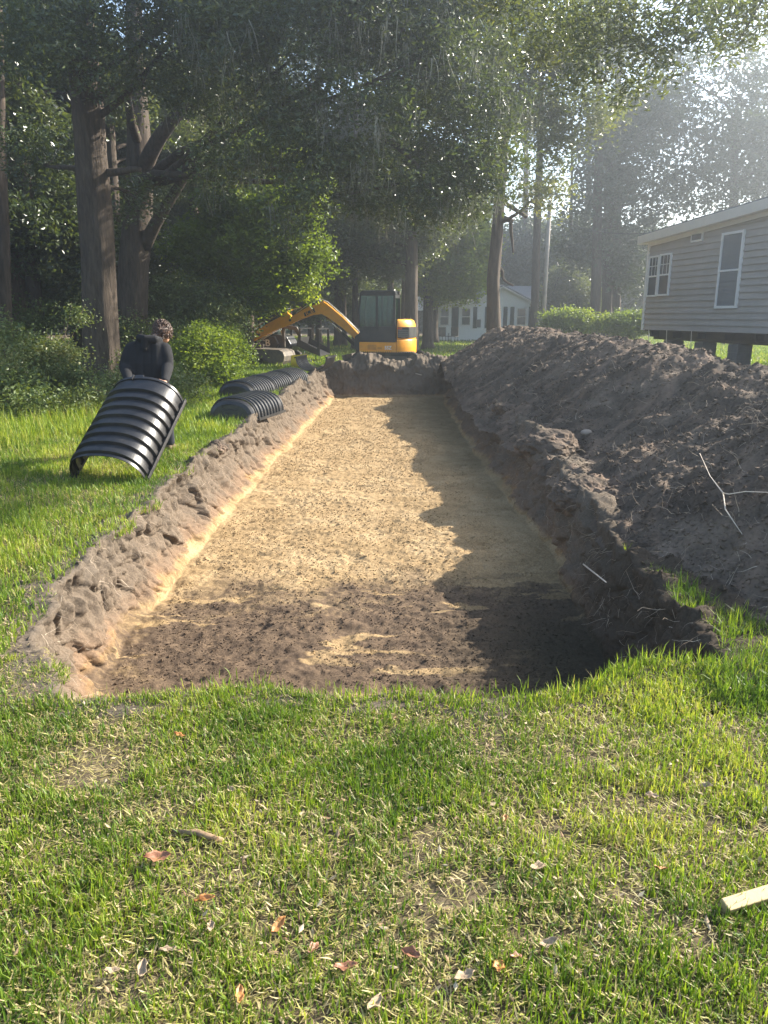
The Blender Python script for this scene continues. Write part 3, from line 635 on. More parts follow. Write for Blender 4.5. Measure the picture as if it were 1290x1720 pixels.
def tree(name, label, trunk, rad, clumps, n_leaf, leaf, width, mat, bark, group=None, limbs=True, cat='tree', spray=14, sp_r=0.16, extra=None, twigs=0, shell=0.45, every=1):
    base = Vector(trunk[0]); t = thing(name, label, cat, base, 0, group)
    mb = MB(); loc = [Vector(p) - base for p in trunk]; trunk_tube(mb, loc, rad)
    cl = np.array([[c[0] - base.x, c[1] - base.y, c[2] - base.z, *c[3:]] for c in clumps])
    tr = mb.build('trunk', bark, t, True)
    b = MB(); zs = [p.z for p in loc]
    if limbs:
        for c in cl[::every]:
            tgt = Vector(c[:3]); hd = math.hypot(tgt.x, tgt.y)
            zz = min(max(tgt.z - hd * random.uniform(.25, .55), zs[-1] * 0.45), zs[-1] * 0.98)
            q = None
            for i in range(len(loc) - 1):
                if loc[i].z <= zz <= loc[i + 1].z:
                    q = loc[i].lerp(loc[i + 1], (zz - loc[i].z) / (loc[i + 1].z - loc[i].z)); rr_ = rad[i]; break
            if q is None: q = loc[-1]; rr_ = rad[-1]
            pts = limb(b, q, tgt, min(rr_ * 0.4, 0.03 + 0.02 * (tgt - q).length), 0.015, 0.10)
            for kk in range(4):
                st = pts[random.randint(3, 7)]
                limb(b, st, tgt + Vector([random.uniform(-.8, .8) * c[3 + j] for j in range(3)]), 0.018, 0.005, 0.12, 5, 5)
            b.build('branch', bark, t, True); b = MB()
    if extra:
        for e in extra: limb(b, Vector(e[0]) - base, Vector(e[1]) - base, e[2], e[3], e[4] if len(e) > 4 else 0.08, 9, 9); b.build('branch', bark, t, True); b = MB()
    Lc, rn, tw = cloud(cl, n_leaf, spray, sp_r, shell)
    obj('crown', leaf_mesh('crown', Lc, leaf, width, mat, rnd=rn), t)
    return t
def copy_tree(o, loc, rz, sc, label=None, group=None):
    c = o.copy(); COL.objects.link(c); c.location = loc; c.rotation_euler = (0, 0, rz); c.scale = sc if hasattr(sc, '__len__') else (sc,) * 3
    if label: c['label'] = label
    if group: c['group'] = group
    elif 'group' in c: del c['group']
    for ch in list(o.children):
        d = ch.copy(); COL.objects.link(d); d.parent = c
        for g in list(ch.children):
            e = g.copy(); COL.objects.link(e); e.parent = d
    return c
def CL(px, py, Y, r, rz=None): p = at(px, py, Y); return (p.x, p.y, p.z, r, r, rz or r * 0.75)

# 1 big straight tree, left front
b1 = gd(172, 645); b1 = Vector((b1.x * .93, b1.y * .93, 0)); Y1 = b1.y
tp = [b1, at(165, 420, Y1), at(148, 200, Y1), at(130, 0, Y1), at(122, -200, Y1)]
cl = [CL(40, 40, Y1 - 1, 1.5), CL(110, 60, Y1 - 2, 1.3), CL(250, 120, Y1 - .5, 1.3), CL(330, 30, Y1 - 1, 1.5), CL(20, -80, Y1, 1.8), CL(200, -60, Y1 - 1, 1.9), CL(400, -40, Y1, 1.8), CL(60, 260, Y1 + 2, 1.1), CL(240, 330, Y1 + 1.5, .8)]
tree('tall_tree', 'massive straight grey trunk rising left of the person, nearest of the woods', tp, [.40, .36, .32, .28, .22], cl, 42000, .10, .5, M['oak'], M['bark'], extra=[(at(160, 290, Y1), at(235, 285, Y1 - .6), .10, .05)])
# 2 leaning dark oak with big limbs
b2 = gd(215, 622); Y2 = b2.y * .95; b2 = Vector((b2.x * .95, Y2, 0))
tp = [b2, at(225, 450, Y2), at(235, 330, Y2), at(232, 220, Y2), at(225, 60, Y2), at(230, -120, Y2)]
cl = []
rc = random.Random(5)
MOSS = []
for px in range(330, 860, 62):
    for py in (-90, 0, 80, 165, 245, 320):
        low = np.interp(px, [330, 450, 560, 700, 860], [200, 300, 400, 400, 330])
        if py > low: continue
        cl.append(CL(px + rc.uniform(-25, 25), py + rc.uniform(-25, 25), 16.5 + rc.uniform(-1.3, 1.3), rc.uniform(.5, .95)))
ex = [(at(235, 300, Y2), at(330, 160, Y2 - 1), .26, .14), (at(330, 160, Y2 - 1), at(480, 30, 17), .14, .07), (at(240, 420, Y2), at(330, 250, Y2 - 1), .2, .10), (at(330, 250, 20), at(520, 150, 17), .10, .05), (at(225, 40, Y2), at(420, 15, 17), .18, .08), (at(420, 15, 17), at(700, 60, 16.5), .08, .03), (at(640, 230, 16.5), at(735, 330, 16.2), .07, .03), (at(560, 330, 17), at(700, 300, 16.5), .05, .02)]
oak = tree('spreading_oak', 'dark oak with heavy forked limbs spreading high over the trench', tp, [.48, .42, .36, .30, .22, .14], cl, 84000, .115, .40, M['oak'], M['bark'], extra=ex, sp_r=.20, spray=26, every=8)
cc = np.array(cl); kk = rs.choice(len(cc), 520); d_ = rs.randn(520, 3); d_ /= np.linalg.norm(d_, axis=1)[:, None]; d_[:, 2] = -np.abs(d_[:, 2])
p0 = cc[kk, :3] + d_ * cc[kk, 3:6] * rs.uniform(.6, 1.05, (520, 1)) - np.array(oak.location); p0 = np.repeat(p0, 5, 0) + rs.randn(2600, 3) * .05
dn = rs.randn(2600, 3) * .25 + np.array([0, 0, -1.0]); M['moss'] = leafmat('hanging_moss', [(0, (0.13, 0.14, 0.11)), (1, (0.30, 0.30, 0.24))], 0.3, 0.9, 0.1, (1, 1, 1))
obj('hanging_moss', strands('hanging_moss', p0, dn, rs.uniform(.15, .7, 2600), .004 + .006 * rs.rand(2600), M['moss'], 5, .16, sag=.25), oak)
# 3 grey-green oak crown over the middle right, trunk leaning by the white house
b3 = Vector((*at(832, 560, 27).xy, 0)); Y3 = 27
tp = [b3, at(828, 470, Y3), at(836, 380, Y3), at(845, 250, Y3), at(850, 60, Y3)]
cl = []
for px in range(700, 1010, 55):
    for py in (-60, 20, 100, 180, 255, 320):
        low = np.interp(px, [700, 780, 850, 920, 960, 1010], [330, 250, 225, 320, 290, 170])
        if py > low: continue
        cl.append(CL(px + rc.uniform(-22, 22), py + rc.uniform(-22, 22), 24.2 + rc.uniform(-.7, .7), rc.uniform(.65, 1.2)))
ex = [(at(845, 335, Y3), at(885, 365, Y3), .09, .06, .2), (at(842, 365, Y3), at(862, 372, Y3), .10, .07, .02), (at(858, 372, Y3), at(862, 425, Y3), .07, .03, .05), (at(838, 450, Y3), at(862, 480, Y3), .07, .03, .2)]
tree('leaning_tree', 'slanting bare lower trunk in front of the white house under a grey-green crown', tp, [.26, .215, .19, .17, .13], cl, 54000, .145, .42, M['oaklight'], M['bark'], extra=ex, sp_r=.27, spray=28, every=3)
# 4 near overhanging branch, top right
cl = []
for (px, py, r) in ((840, -40, .5), (900, 10, .5), (960, 60, .5), (1010, 20, .55), (1060, 60, .5), (1090, 120, .38), (1140, 40, .5), (1190, -20, .6), (1230, 60, .4), (1270, 10, .55), (970, 120, .35), (1040, 150, .3), (900, 90, .32)):
    cl.append(CL(px, py, 10 + rc.uniform(-1, 1), r))
bt = Vector((13.0, 1.6, 0))
tree('overhanging_tree', 'tree out of frame to the right whose leafy boughs hang into the top corner', [bt, (12.8, 1.8, 2.5), (12.4, 2.2, 5), (11.8, 2.8, 7.2)], [.3, .26, .2, .12], cl, 12000, .085, .34, M['oaklight'], M['bark'], sp_r=.13, limbs=False, extra=[((11.8, 2.8, 7.2), at(1180, -60, 10), .07, .03), (at(1180, -60, 10), at(960, 40, 10), .03, .008), (at(1180, -60, 10), at(1100, 110, 10), .02, .006), (at(1290, -20, 9.8), at(1240, 70, 10), .02, .006)])
# 5 sunlit yellow-green tree
cl = [CL(470, 360, 25, 1.3), CL(500, 430, 25.5, 1.15), CL(440, 420, 25, 1.3), CL(395, 350, 26, 1.3), CL(490, 300, 26, 1.2), CL(440, 490, 25, .9), CL(350, 420, 26, 1.3), CL(500, 480, 25, .6), CL(380, 480, 26, .9), CL(420, 270, 26.5, 1.2)]
b5 = Vector((*at(415, 600, 26).xy, 0))
tree('sunlit_tree', 'bright yellow-green leafy tree catching the sun above the small loader', [b5, at(418, 480, 26), at(425, 350, 26), at(430, 250, 26)], [.2, .17, .13, .07], cl, 80000, .15, .55, M['maple'], M['bark'], sp_r=.2)
# 6 trees behind the excavator
cl = [CL(600, 380, 34, 1.8), CL(650, 430, 34, 1.5), CL(560, 420, 35, 1.7), CL(700, 380, 34, 1.8), CL(640, 330, 35, 2), CL(560, 340, 35, 2), CL(740, 330, 36, 2)]
b6 = Vector((*at(690, 580, 33).xy, 0))
tree('tree', 'straight dark trunk just right of the excavator with leaves reaching down', [b6, at(691, 480, 33), at(692, 380, 33), at(692, 250, 33)], [.3, .26, .23, .18], cl, 60000, .17, .5, M['oaklight'], M['bark'], sp_r=.26)
cl = [CL(765, 440, 38, 1.4), CL(790, 400, 38, 1.3), CL(740, 400, 38, 1.6), CL(780, 470, 38, 1.1), CL(800, 450, 38, .7), CL(740, 480, 38, 1.0), CL(770, 350, 38.5, 1.5)]
b7 = Vector((*at(719, 575, 38).xy, 0))
tree('tree', 'leafy tree with low green boughs hanging before the left end of the white house', [b7, at(719, 480, 38), at(722, 380, 38), at(724, 300, 38)], [.26, .22, .18, .12], cl, 60000, .19, .5, M['maple'], M['bark'], sp_r=.28)
# slim trunks standing in a row behind
def slim(px, py0, Y, r, label, lean=3, bark='bark', top=-100, leaf='oak'):
    b = Vector((*at(px, py0, Y).xy, 0)); cc = [CL(px + rc.uniform(-50, 50) , y_, Y + rc.uniform(0, 2), Y * .045) for y_ in (top + 60, top + 180, top + 300)]
    return tree('slim_tree', label, [b, at(px + lean * .4, 420, Y), at(px + lean, 250, Y), at(px + lean * 1.6, top, Y)], [r, r * .85, r * .7, r * .5], cc, 9000, .2, .5, M[leaf], M[bark], sp_r=.3)
slim(32, 612, 24, .26, 'thin trunk with a pale sunlit strip near the left edge', -10, 'pinebark')
slim(8, 610, 21, .2, 'dark trunk cut by the left edge of the view', -8)
slim(62, 600, 27, .12, 'very thin dark sapling trunk beside the pale-streaked one', 4)
slim(596, 575, 38, .16, 'slender trunk seen just left of the excavator cab', 2)
slim(578, 575, 42, .14, 'slender trunk over the middle of the yellow boom', -3)
slim(655, 570, 44, .2, 'trunk rising directly behind the excavator cab roof', 4)
slim(675, 575, 40, .11, 'thin pale leaning trunk between the cab and the thick dark trunk', 12, 'pinebark')
slim(897, 560, 40, .22, 'dark trunk standing just left of the utility pole', 10)
slim(1000, 560, 44, .3, 'dark trunk left of the raised house, behind the hedge gap', 6)
slim(1036, 560, 46, .26, 'dark trunk closest to the left corner of the raised house', 2)
slim(535, 575, 46, .18, 'trunk above the bend of the boom deep in the shade', 0)
slim(420, 575, 33, .14, 'thin trunk rising behind the small loader', 0)

# right-hand dark trees behind the house
def blob_tree(name, label, px, Y, clumps, n, leaf, mat, r=.3, sp=.35, bark='bark'):
    b = Vector((*at(px, 560, Y).xy, 0)); return tree(name, label, [b, at(px, 450, Y), at(px + 3, 330, Y), at(px + 4, 200, Y)], [r, r * .85, r * .7, r * .45], clumps, n, leaf, .5, M[mat], M[bark], sp_r=sp, spray=36 if sp > .4 else 18)
cl = [CL(1010, 330, 45, 2.4), CL(1060, 280, 45, 2.4), CL(1040, 400, 45, 2.2), CL(990, 420, 45, 1.4), CL(1080, 200, 46, 2.4), CL(1010, 250, 45, 1.6), CL(960, 410, 46, 1.4), CL(1060, 460, 45, 1.6), CL(1120, 320, 45, 2.2)]
blob_tree('broad_tree', 'broad dark tree left of the raised house reaching over its corner', 1020, 45, cl, 23000, .26, 'pine', .32, .5)
cl = [CL(1130, 200, 44, 2.4), CL(1180, 280, 44, 2.2), CL(1230, 230, 44, 2.6), CL(1280, 300, 44, 2.4), CL(1300, 200, 44, 2.6), CL(1210, 330, 44, 2.0), CL(1150, 120, 45, 2.0), CL(1260, 130, 45, 2.4), CL(1350, 260, 44, 2.8)]
blob_tree('broad_tree', 'tall dark tree rising behind the roof of the raised house', 1230, 44, cl, 23000, .26, 'pine', .34, .5)
cl = [CL(860, 420, 62, 2.0), CL(880, 460, 62, 2.2), CL(850, 480, 62, 1.6), CL(920, 440, 62, 2.4), CL(905, 400, 62, 2.0), CL(940, 480, 62, 2.0), CL(885, 385, 63, 1.2)]
blob_tree('pine_tree', 'hazy pine seen past the slanting trunk, above the grey house roof', 880, 62, cl, 34000, .32, 'pine', .3, .5)
cl = [CL(975, 400, 58, 2.2), CL(1000, 440, 58, 2.2), CL(960, 440, 58, 1.8), CL(1080, 420, 58, 2.4), CL(1090, 480, 58, 2.2)]
blob_tree('pine_tree', 'hazy pine standing behind the round bushy tree', 985, 58, cl, 26000, .30, 'pine', .28, .42)
cl = [CL(957, 490, 50, 1.4), CL(935, 500, 50, 1.1), CL(980, 500, 50, 1.1), CL(950, 465, 50, 1.0), CL(965, 525, 50, 1.3), CL(930, 525, 50, 1.0), CL(990, 525, 50, .9)]
blob_tree('bushy_tree', 'round grey-green bushy tree right of the utility pole', 957, 50, cl, 52000, .16, 'oaklight', .12, .22)

# woods on the left: copies of two models
cm = []
for k in range(13):
    a = rc.uniform(0, 6.28); rr2 = rc.uniform(.5, 2.8); cm.append((math.cos(a) * rr2, math.sin(a) * rr2, rc.uniform(3.0, 11), rc.uniform(1.0, 1.7), rc.uniform(1.0, 1.7), rc.uniform(.7, 1.2)))
WL = 'dark shaded tree among the woods behind the big trunks'
wa = tree('woodland_tree', WL, [(0, 0, 0), (.1, 0, 4), (.2, .1, 8), (.1, 0, 11)], [.24, .2, .14, .07], cm, 40000, .17, .5, M['oak'], M['bark'], group='trees of the dark woods', sp_r=.25)
cm = []
for k in range(12):
    a = rc.uniform(0, 6.28); rr2 = rc.uniform(.4, 2.6); cm.append((math.cos(a) * rr2, math.sin(a) * rr2, rc.uniform(1.6, 12), rc.uniform(.9, 1.7), rc.uniform(.9, 1.7), rc.uniform(.7, 1.1)))
wb = tree('woodland_tree', WL, [(0, 0, 0), (-.1, .1, 4), (-.3, .1, 8), (-.2, 0, 12)], [.2, .17, .12, .06], cm, 40000, .17, .5, M['brush'], M['bark'], group='trees of the dark woods', sp_r=.25)
spots = [(-14, 25), (-11.5, 29), (-9, 26.5), (-7.5, 33), (-12, 35), (-16, 31), (-5, 37), (-9.5, 40), (-14, 41), (-19, 37), (-2.5, 42), (-6, 45), (-18, 23), (-20, 28), (-24, 33), (-22, 44), (-12, 48), (-1, 50), (3.0, 47), (-5, 53), (-16, 54), (-26, 50), (.5, 57), (-13, 20.5), (-17, 18)]
wa.location = (-10.5, 23.5, 0); wb.location = (-6.8, 29.5, 0)
for k, (x, y) in enumerate(spots):
    copy_tree((wa, wb)[k % 2], (x, y, 0), rc.uniform(0, 6.28), (rc.uniform(.9, 1.15),) * 2 + (rc.uniform(.9, 1.2),), WL, 'trees of the dark woods')
# distant wall of trees all round
n = 230000; ang = rs.uniform(-1.15, 1.15, n // 20); rad_ = rs.uniform(78, 92, n // 20)
hz = 13 + 3.5 * vnoise(ang * 14, 0.2, 0.3, 3) + 2 * vnoise(ang * 40, 0.2, 0.3, 4)
hz = hz * np.interp(ang, [-1.15, -.1, .1, .2, .45, 1.15], [1.3, 1.2, .5, .42, .5, .6])
C0 = np.stack([np.sin(ang) * rad_, np.cos(ang) * rad_, rs.rand(n // 20) ** .8 * hz], -1)
C1 = np.repeat(C0, 20, 0) + rs.randn(len(C0) * 20, 3) * .7
o = obj('far_woods', leaf_mesh('far_woods', C1, .75, .6, M['pine'])); tag(o, 'distant unbroken line of woods closing the view', 'woods', kind='stuff')

# shrubs and undergrowth
def shrub(name, label, px, Y, clumps, n, leaf, mat, group=None):
    b = Vector((*at(px, 600, Y).xy, 0)); t = thing(name, label, 'shrub', b, 0, group)
    cl_ = [(c[0] - b.x, c[1] - b.y, max(c[2], .15), *c[3:]) for c in clumps]
    mb = MB()
    for c in cl_:
        for k in range(3): limb(mb, (random.uniform(-.1, .1) + c[0] * .3, random.uniform(-.1, .1), 0), Vector(c[:3]) + Vector((random.uniform(-.3, .3), 0, random.uniform(0, .3))), .012, .004, .1, 5, 5)
    mb.build('stem', M['bark'], t, True)
    if mat == 'brush': n = int(n * .62)
    Lc, rn, tw = cloud(cl_, n, 10, .13 if mat != 'brush' else .17, .7); k = Lc[:, 2] > 0.01; obj('foliage', leaf_mesh('foliage', Lc[k], leaf, .55, M[mat], rnd=rn[k]), t); return t
shrub('leafy_bush', 'bright green sunlit bush between the person and the excavator boom', 365, 18.5, [CL(350, 585, 18, .6), CL(385, 590, 18.5, .6), CL(330, 620, 17.5, .5), CL(370, 625, 17.5, .5), CL(340, 565, 18.5, .45), CL(375, 570, 19, .45), CL(310, 600, 18, .5)], 26000, .075, 'shrub')
shrub('leafy_bush', 'dim undergrowth bush at the foot of the massive trunk, left side', 90, 15, [CL(60, 600, 15, .6), CL(90, 640, 14.5, .5), CL(30, 640, 14.5, .5), CL(130, 640, 14.5, .4), CL(128, 530, 16.5, .28), CL(100, 600, 15, .5)], 17000, .07, 'brush')
shrub('leafy_bush', 'low scrubby bush against the left edge of the view', 10, 13, [CL(-20, 610, 13, .6), CL(20, 650, 12.5, .5), CL(-10, 570, 14, .6), CL(40, 680, 11.8, .3), CL(70, 670, 12, .3), CL(-40, 680, 12, .5)], 15000, .07, 'brush')
shrub('leafy_bush', 'low brush just behind the person, right of the massive trunk', 230, 15.5, [CL(200, 640, 14.5, .35), CL(300, 640, 14.5, .35), CL(240, 610, 16, .5), CL(320, 650, 14, .3), CL(170, 660, 13.2, .3), CL(130, 672, 12.4, .28)], 13000, .06, 'brush')
shrub('leafy_bush', 'thin brush in the deep shade between the two big trunks', 190, 22, [CL(195, 560, 22, .9), CL(160, 520, 23, .9), CL(260, 570, 22, .8), CL(290, 530, 24, .9), CL(60, 540, 22, .9)], 15000, .10, 'brush')
shrub('leafy_bush', 'shaded tall scrub behind the bright bush', 330, 23, [CL(330, 560, 23, .9), CL(380, 540, 23.5, .9), CL(300, 500, 24, 1.0), CL(400, 510, 24.5, .8), CL(345, 500, 24, .9)], 18000, .11, 'brush')
shrub('hedge', 'bright green hedge between the utility pole and the dark trunk', 955, 33, [CL(930, 538, 33, .6), CL(955, 535, 33, .65), CL(980, 538, 33, .6), CL(940, 550, 33, .7), CL(975, 550, 33, .7)], 18000, .11, 'shrub')
shrub('hedge', 'green hedge touching the left corner of the raised house', 1045, 33, [CL(1015, 545, 33, .5), CL(1040, 540, 33, .6), CL(1065, 540, 33, .6), CL(1085, 545, 33, .6), CL(1050, 555, 33, .7)], 16000, .11, 'shrub')

# ------------------------------------------------------------------ drain chambers
def chamber(name, label, group=None, cap_near=False, cap_text=None):
    """half-pipe infiltration chamber; local x = across, y = along (0..1.22), z = up"""
    t = thing(name, label, 'drain chamber', group=group)
    Wc, Hc, Ln = .40, .335, 1.22
    pitch = .135; ys = []; off = []
    y = 0.0
    ys += [0, .028, .03]; off += [.0, .0, -.012]
    y = .045
    while y + pitch < Ln - .03:
        ys += [y, y + .014, y + .062, y + .076]; off += [-.014, .018, .018, -.014]; y += pitch
    ys += [Ln - .03, Ln - .028, Ln]; off += [-.012, .0, .0]
    nt_ = 44; th = np.linspace(0, np.pi, nt_)
    Vv = np.zeros((len(ys), nt_, 3))
    for i, (a, b) in enumerate(zip(ys, off)):
        taper = np.sin(th) ** .25
        rx = Wc + b * .8; rz = Hc + b
        Vv[i, :, 0] = -np.sign(np.cos(th)) * np.abs(np.cos(th)) ** .82 * rx
        Vv[i, :, 2] = np.sin(th) ** .86 * rz + .02
        Vv[i, :, 1] = a
    me = grid_mesh('arch_shell', Vv[:, ::-1], [M['black_plastic']], smooth=False)
    sh = obj('arch_shell', me, t); s = sh.modifiers.new('thickness', 'SOLIDIFY'); s.thickness = .006; s.offset = -1
    for sx in (-1, 1):
        mb = MB(); mb.box(sx * .385 if sx > 0 else -.445, .445 if sx > 0 else -.385, 0.004, Ln - .004, .0, .022); mb.box(.438 if sx > 0 else -.446, .446 if sx > 0 else -.438, 0.006, Ln - .006, .0215, .045)
        k = .06
        while k < Ln - .05: mb.box(*((.392, .436) if sx > 0 else (-.436, -.392)), k, k + .008, .0215, .040); k += pitch
        mb.build('side_rail', M['black_plastic'], t, bevel=.002)
    mb = MB()      # raised inspection boss and latch at the crown end
    mb.box(-.05, .05, Ln - .012, Ln + .03, Hc - .005, Hc + .024); mb.box(-.07, -.055, Ln - .05, Ln + .02, Hc + .015, Hc + .04)
    mb.tube([(-.34 * math.cos(a), Ln + .012, .02 + (Hc - .03) * math.sin(a)) for a in np.linspace(.25, 2.9, 24)], .007, 6)
    mb.build('latch', M['black_plastic'], t)
    if cap_near:
        mb = MB(); prof = [(-math.copysign(abs(math.cos(a)) ** .82, math.cos(a)) * .395, math.sin(a) ** .86 * .33 + .01) for a in np.linspace(0, math.pi, 30)]
        n_ = len(prof); vs = []; fs = []
        for lev, (yy_, s_) in enumerate(((.03, 1.0), (-.05, 1.0), (-.09, .93), (-.115, .78), (-.12, .4), (-.12, .02))):
            vs += [Vector((p[0] * s_, yy_, .01 + (p[1] - .01) * s_)) for p in prof]
        for l in range(5):
            for k in range(n_ - 1): fs.append([l * n_ + k, l * n_ + k + 1, (l + 1) * n_ + k + 1, (l + 1) * n_ + k])
        mb.add(vs, fs)
        for z_ in (.09, .17): mb.tube([(.14 * math.cos(a), -.121, z_ + .05 + .045 * math.sin(a)) for a in np.linspace(0, 6.28, 24)], .004, 5)
        mb.build('end_cap', M['black_plastic'], t, smooth=False)
    return t
def place(t, p0, xdir, ydir, zdir):
    Mx = Matrix((xdir, ydir, zdir)).transposed().to_4x4(); Mx.translation = p0
    t.rotation_mode = 'QUATERNION'; t.rotation_quaternion = Mx.to_quaternion(); t.location = p0
# the one being dragged, tilted up
BR = Vector((-2.40, 7.50, .01)); BLc = Vector((-3.24, 7.71, .01)); TR_ = Vector((-2.215, 8.50, .72))
ch = chamber('drain_chamber', 'black ribbed arch chamber tilted up and held by the person in the hoodie')
yd = (TR_ - BR).normalized(); xd = (BR - BLc).normalized(); xd = (xd - yd * xd.dot(yd)).normalized(); zd = xd.cross(yd)
place(ch, (BR + BLc) / 2, xd, yd, zd); HELD = ((BR + BLc) / 2, xd, yd, zd)
c1 = chamber('drain_chamber', 'single short black chamber lying nearest on the grass, its end cap facing us', cap_near=True)
def lay(t, x, y, yaw, z=0.02, roll=0):
    yd = Vector((math.sin(R(yaw)), math.cos(R(yaw)), 0)); xd = Vector((math.cos(R(yaw)), -math.sin(R(yaw)), 0))
    if roll: q = Matrix.Rotation(R(roll), 3, yd); xd = q @ xd; zd = q @ Vector((0, 0, 1))
    else: zd = Vector((0, 0, 1))
    place(t, Vector((x, y, z)), xd, yd, zd)
lay(c1, -2.42, 12.15, 13)
c2 = chamber('drain_chamber', 'capped chamber starting the long row behind the single one', cap_near=True)
lay(c2, -2.95, 15.3, 11.5)
c3 = chamber('drain_chamber', 'second chamber of the long row, behind the capped one'); dx, dy = math.sin(R(11.5)) * 1.2, math.cos(R(11.5)) * 1.2
lay(c3, -2.95 + dx, 15.3 + dy, 11.5, .035)
c4 = copy_tree(c3, (0, 0, 0), 0, 1, 'third and farthest chamber of the long row, nearest the yellow bucket'); lay(c4, -2.95 + 2 * dx, 15.3 + 2 * dy, 11.5, .05)
c5 = copy_tree(c3, (0, 0, 0), 0, 1, 'black chamber lying upside down like a trough by the far trench edge'); lay(c5, -1.92, 20.2, 8, .60, 180)

# ------------------------------------------------------------------ person dragging the chamber
per = thing('person', 'person in charcoal hoodie with curly auburn hair, seen from behind, dragging a black chamber', 'person', (-2.8, 9.05, 0))
def flesh(name, mb, mat, parent, vox, smooth=6, sub=None):
    o = mb.build(name, mat, parent, True)
    r = o.modifiers.new('remesh', 'REMESH'); r.mode = 'VOXEL'; r.voxel_size = vox; r.use_smooth_shade = True
    s = o.modifiers.new('smooth', 'SMOOTH'); s.factor = .5; s.iterations = smooth
    return o
P_ = lambda x, y, z: Vector((x, y, z)) - Vector((-2.8, 9.05, 0))
shL, shR = P_(-2.98, 9.13, 1.265), P_(-2.60, 9.14, 1.265)
hL, hR = HELD[0] + HELD[1] * -.17 + HELD[2] * 1.245 + HELD[3] * .21 - Vector((-2.8, 9.05, 0)), HELD[0] + HELD[1] * .17 + HELD[2] * 1.245 + HELD[3] * .21 - Vector((-2.8, 9.05, 0))
elL, elR = P_(-3.045, 9.03, 1.06), P_(-2.545, 9.03, 1.06)
wrL = hL + Vector((-.04, .10, .015)); wrR = hR + Vector((.04, .10, .015))
mb = MB()
mb.capsule([P_(-2.8, 9.05, .88), P_(-2.8, 9.10, 1.12), P_(-2.8, 9.14, 1.22)], [.10, .095, .09])
mb.capsule([P_(-2.78, 9.16, 1.33), P_(-2.69, 9.26, 1.41)], [.058, .055])
hc = P_(-2.66, 9.33, 1.445); mb.ball(hc, .095, .86, 1.05, 1.15); mb.ball(hc + Vector((.01, .045, -.055)), .065, .85, 1, 1)
mb.ball(hc + Vector((.018, .112, -.02)), .018, .8, 1.1, 1.2)                                  # nose
for sx in (-1, 1):
    mb.ball(hc + Vector((sx * .084, -.005, -.01)), .028, .4, .8, 1.15, 8, 6)                 # ears
    mb.ball(hc + Vector((sx * .032 + .015, .088, .01)), .014, 1, .6, .8, 8, 6)
mb.ball(hc + Vector((.018, .098, -.06)), .022, 1.1, .5, .35, 8, 6)
for s_, e_, w_, h_, sg in ((shL, elL, wrL, hL, -1), (shR, elR, wrR, hR, 1)):
    mb.capsule([s_, e_, w_], [.052, .042, .027])
    mb.capsule([w_, h_ + Vector((0, .035, .035))], [.028, .036])
    for f in range(4):
        a = h_ + Vector(((f - 1.5) * .021, .03, .036)); ln = (.9, 1.0, .95, .78)[f]
        mb.capsule([a, a + Vector((0, -.035 * ln, .004)), a + Vector((0, -.052 * ln, -.022)), a + Vector((0, -.040 * ln, -.045 * ln))], [.0105, .010, .009, .0085], 8)
    a = h_ + Vector((-sg * .032, .05, .02)); mb.capsule([a, a + Vector((-sg * .022, -.012, -.02)), a + Vector((-sg * .018, -.018, -.05))], [.013, .0115, .010], 8)
kn = [(P_(-2.90, 9.06, .88), P_(-2.92, 9.22, .50), P_(-2.93, 9.08, .09)), (P_(-2.71, 9.05, .88), P_(-2.69, 9.30, .52), P_(-2.68, 9.36, .10))]
for a, b, c in kn: mb.capsule([a, b, c], [.085, .06, .042])
flesh('body', mb, M['skin'], per, .008, 3)
mb = MB()
for x_ in (-.12, -.05, .03, .10): mb.capsule([P_(-2.8 + x_ * .95, 9.04, .86), P_(-2.8 + x_ * 1.25, 9.08, 1.08), P_(-2.8 + x_ * 1.15, 9.12, 1.26)], [.115, .128, .10])
mb.capsule([shL + Vector((.02, 0, .0)), P_(-2.79, 9.14, 1.31), shR + Vector((-.02, 0, .0))], [.08, .09, .08])
for s_, e_, w_ in ((shL, elL, wrL), (shR, elR, wrR)):
    mb.capsule([s_ + Vector((0, 0, -.005)), s_.lerp(e_, .5) + Vector((math.copysign(.012, s_.x), 0, 0)), e_, e_.lerp(w_, .5), w_ + (e_ - w_) * .12], [.088, .078, .070, .058, .044])
    mb.tube([w_ + (e_ - w_) * .22, w_ + (e_ - w_) * .08], [.05, .046], 14)
# hood lying on the back of the neck
mb.tube([P_(-2.90, 9.20, 1.385), P_(-2.86, 9.08, 1.40), P_(-2.78, 9.02, 1.385), P_(-2.68, 9.06, 1.385), P_(-2.64, 9.18, 1.375)], [.03, .045, .05, .045, .03], 14)
mb.capsule([P_(-2.78, 9.03, 1.375), P_(-2.79, 9.00, 1.28)], [.05, .03])
mb.tube([P_(-3.0, 9.02, .83), P_(-2.9, 8.92, .82), P_(-2.72, 8.92, .82), P_(-2.6, 9.02, .83)], [.03, .035, .035, .03], 10)
flesh('hoodie', mb, M['hoodie'], per, .011, 5)
mb = MB(); mb.capsule([P_(-2.88, 9.05, .84), P_(-2.72, 9.05, .84)], [.135, .135])
for a, b, c in kn: mb.capsule([a, b, c + Vector((0, 0, .03))], [.115, .085, .068])
flesh('trousers', mb, M['trousers'], per, .014, 4)
for a, b, c in kn:
    mb = MB(); mb.capsule([c + Vector((0, -.03, -.045)), c + Vector((0, .08, -.05)), c + Vector((0, .17, -.058))], [.045, .043, .034]); mb.capsule([c + Vector((0, 0, -.04)), c + Vector((0, 0, .06))], [.048, .05]); flesh('boot', mb, M['shoe'], per, .009, 3)
mb = MB(); rh = random.Random(9)
mb.ball(hc + Vector((0, -.02, .02)), .104, .92, 1.0, 1.02)
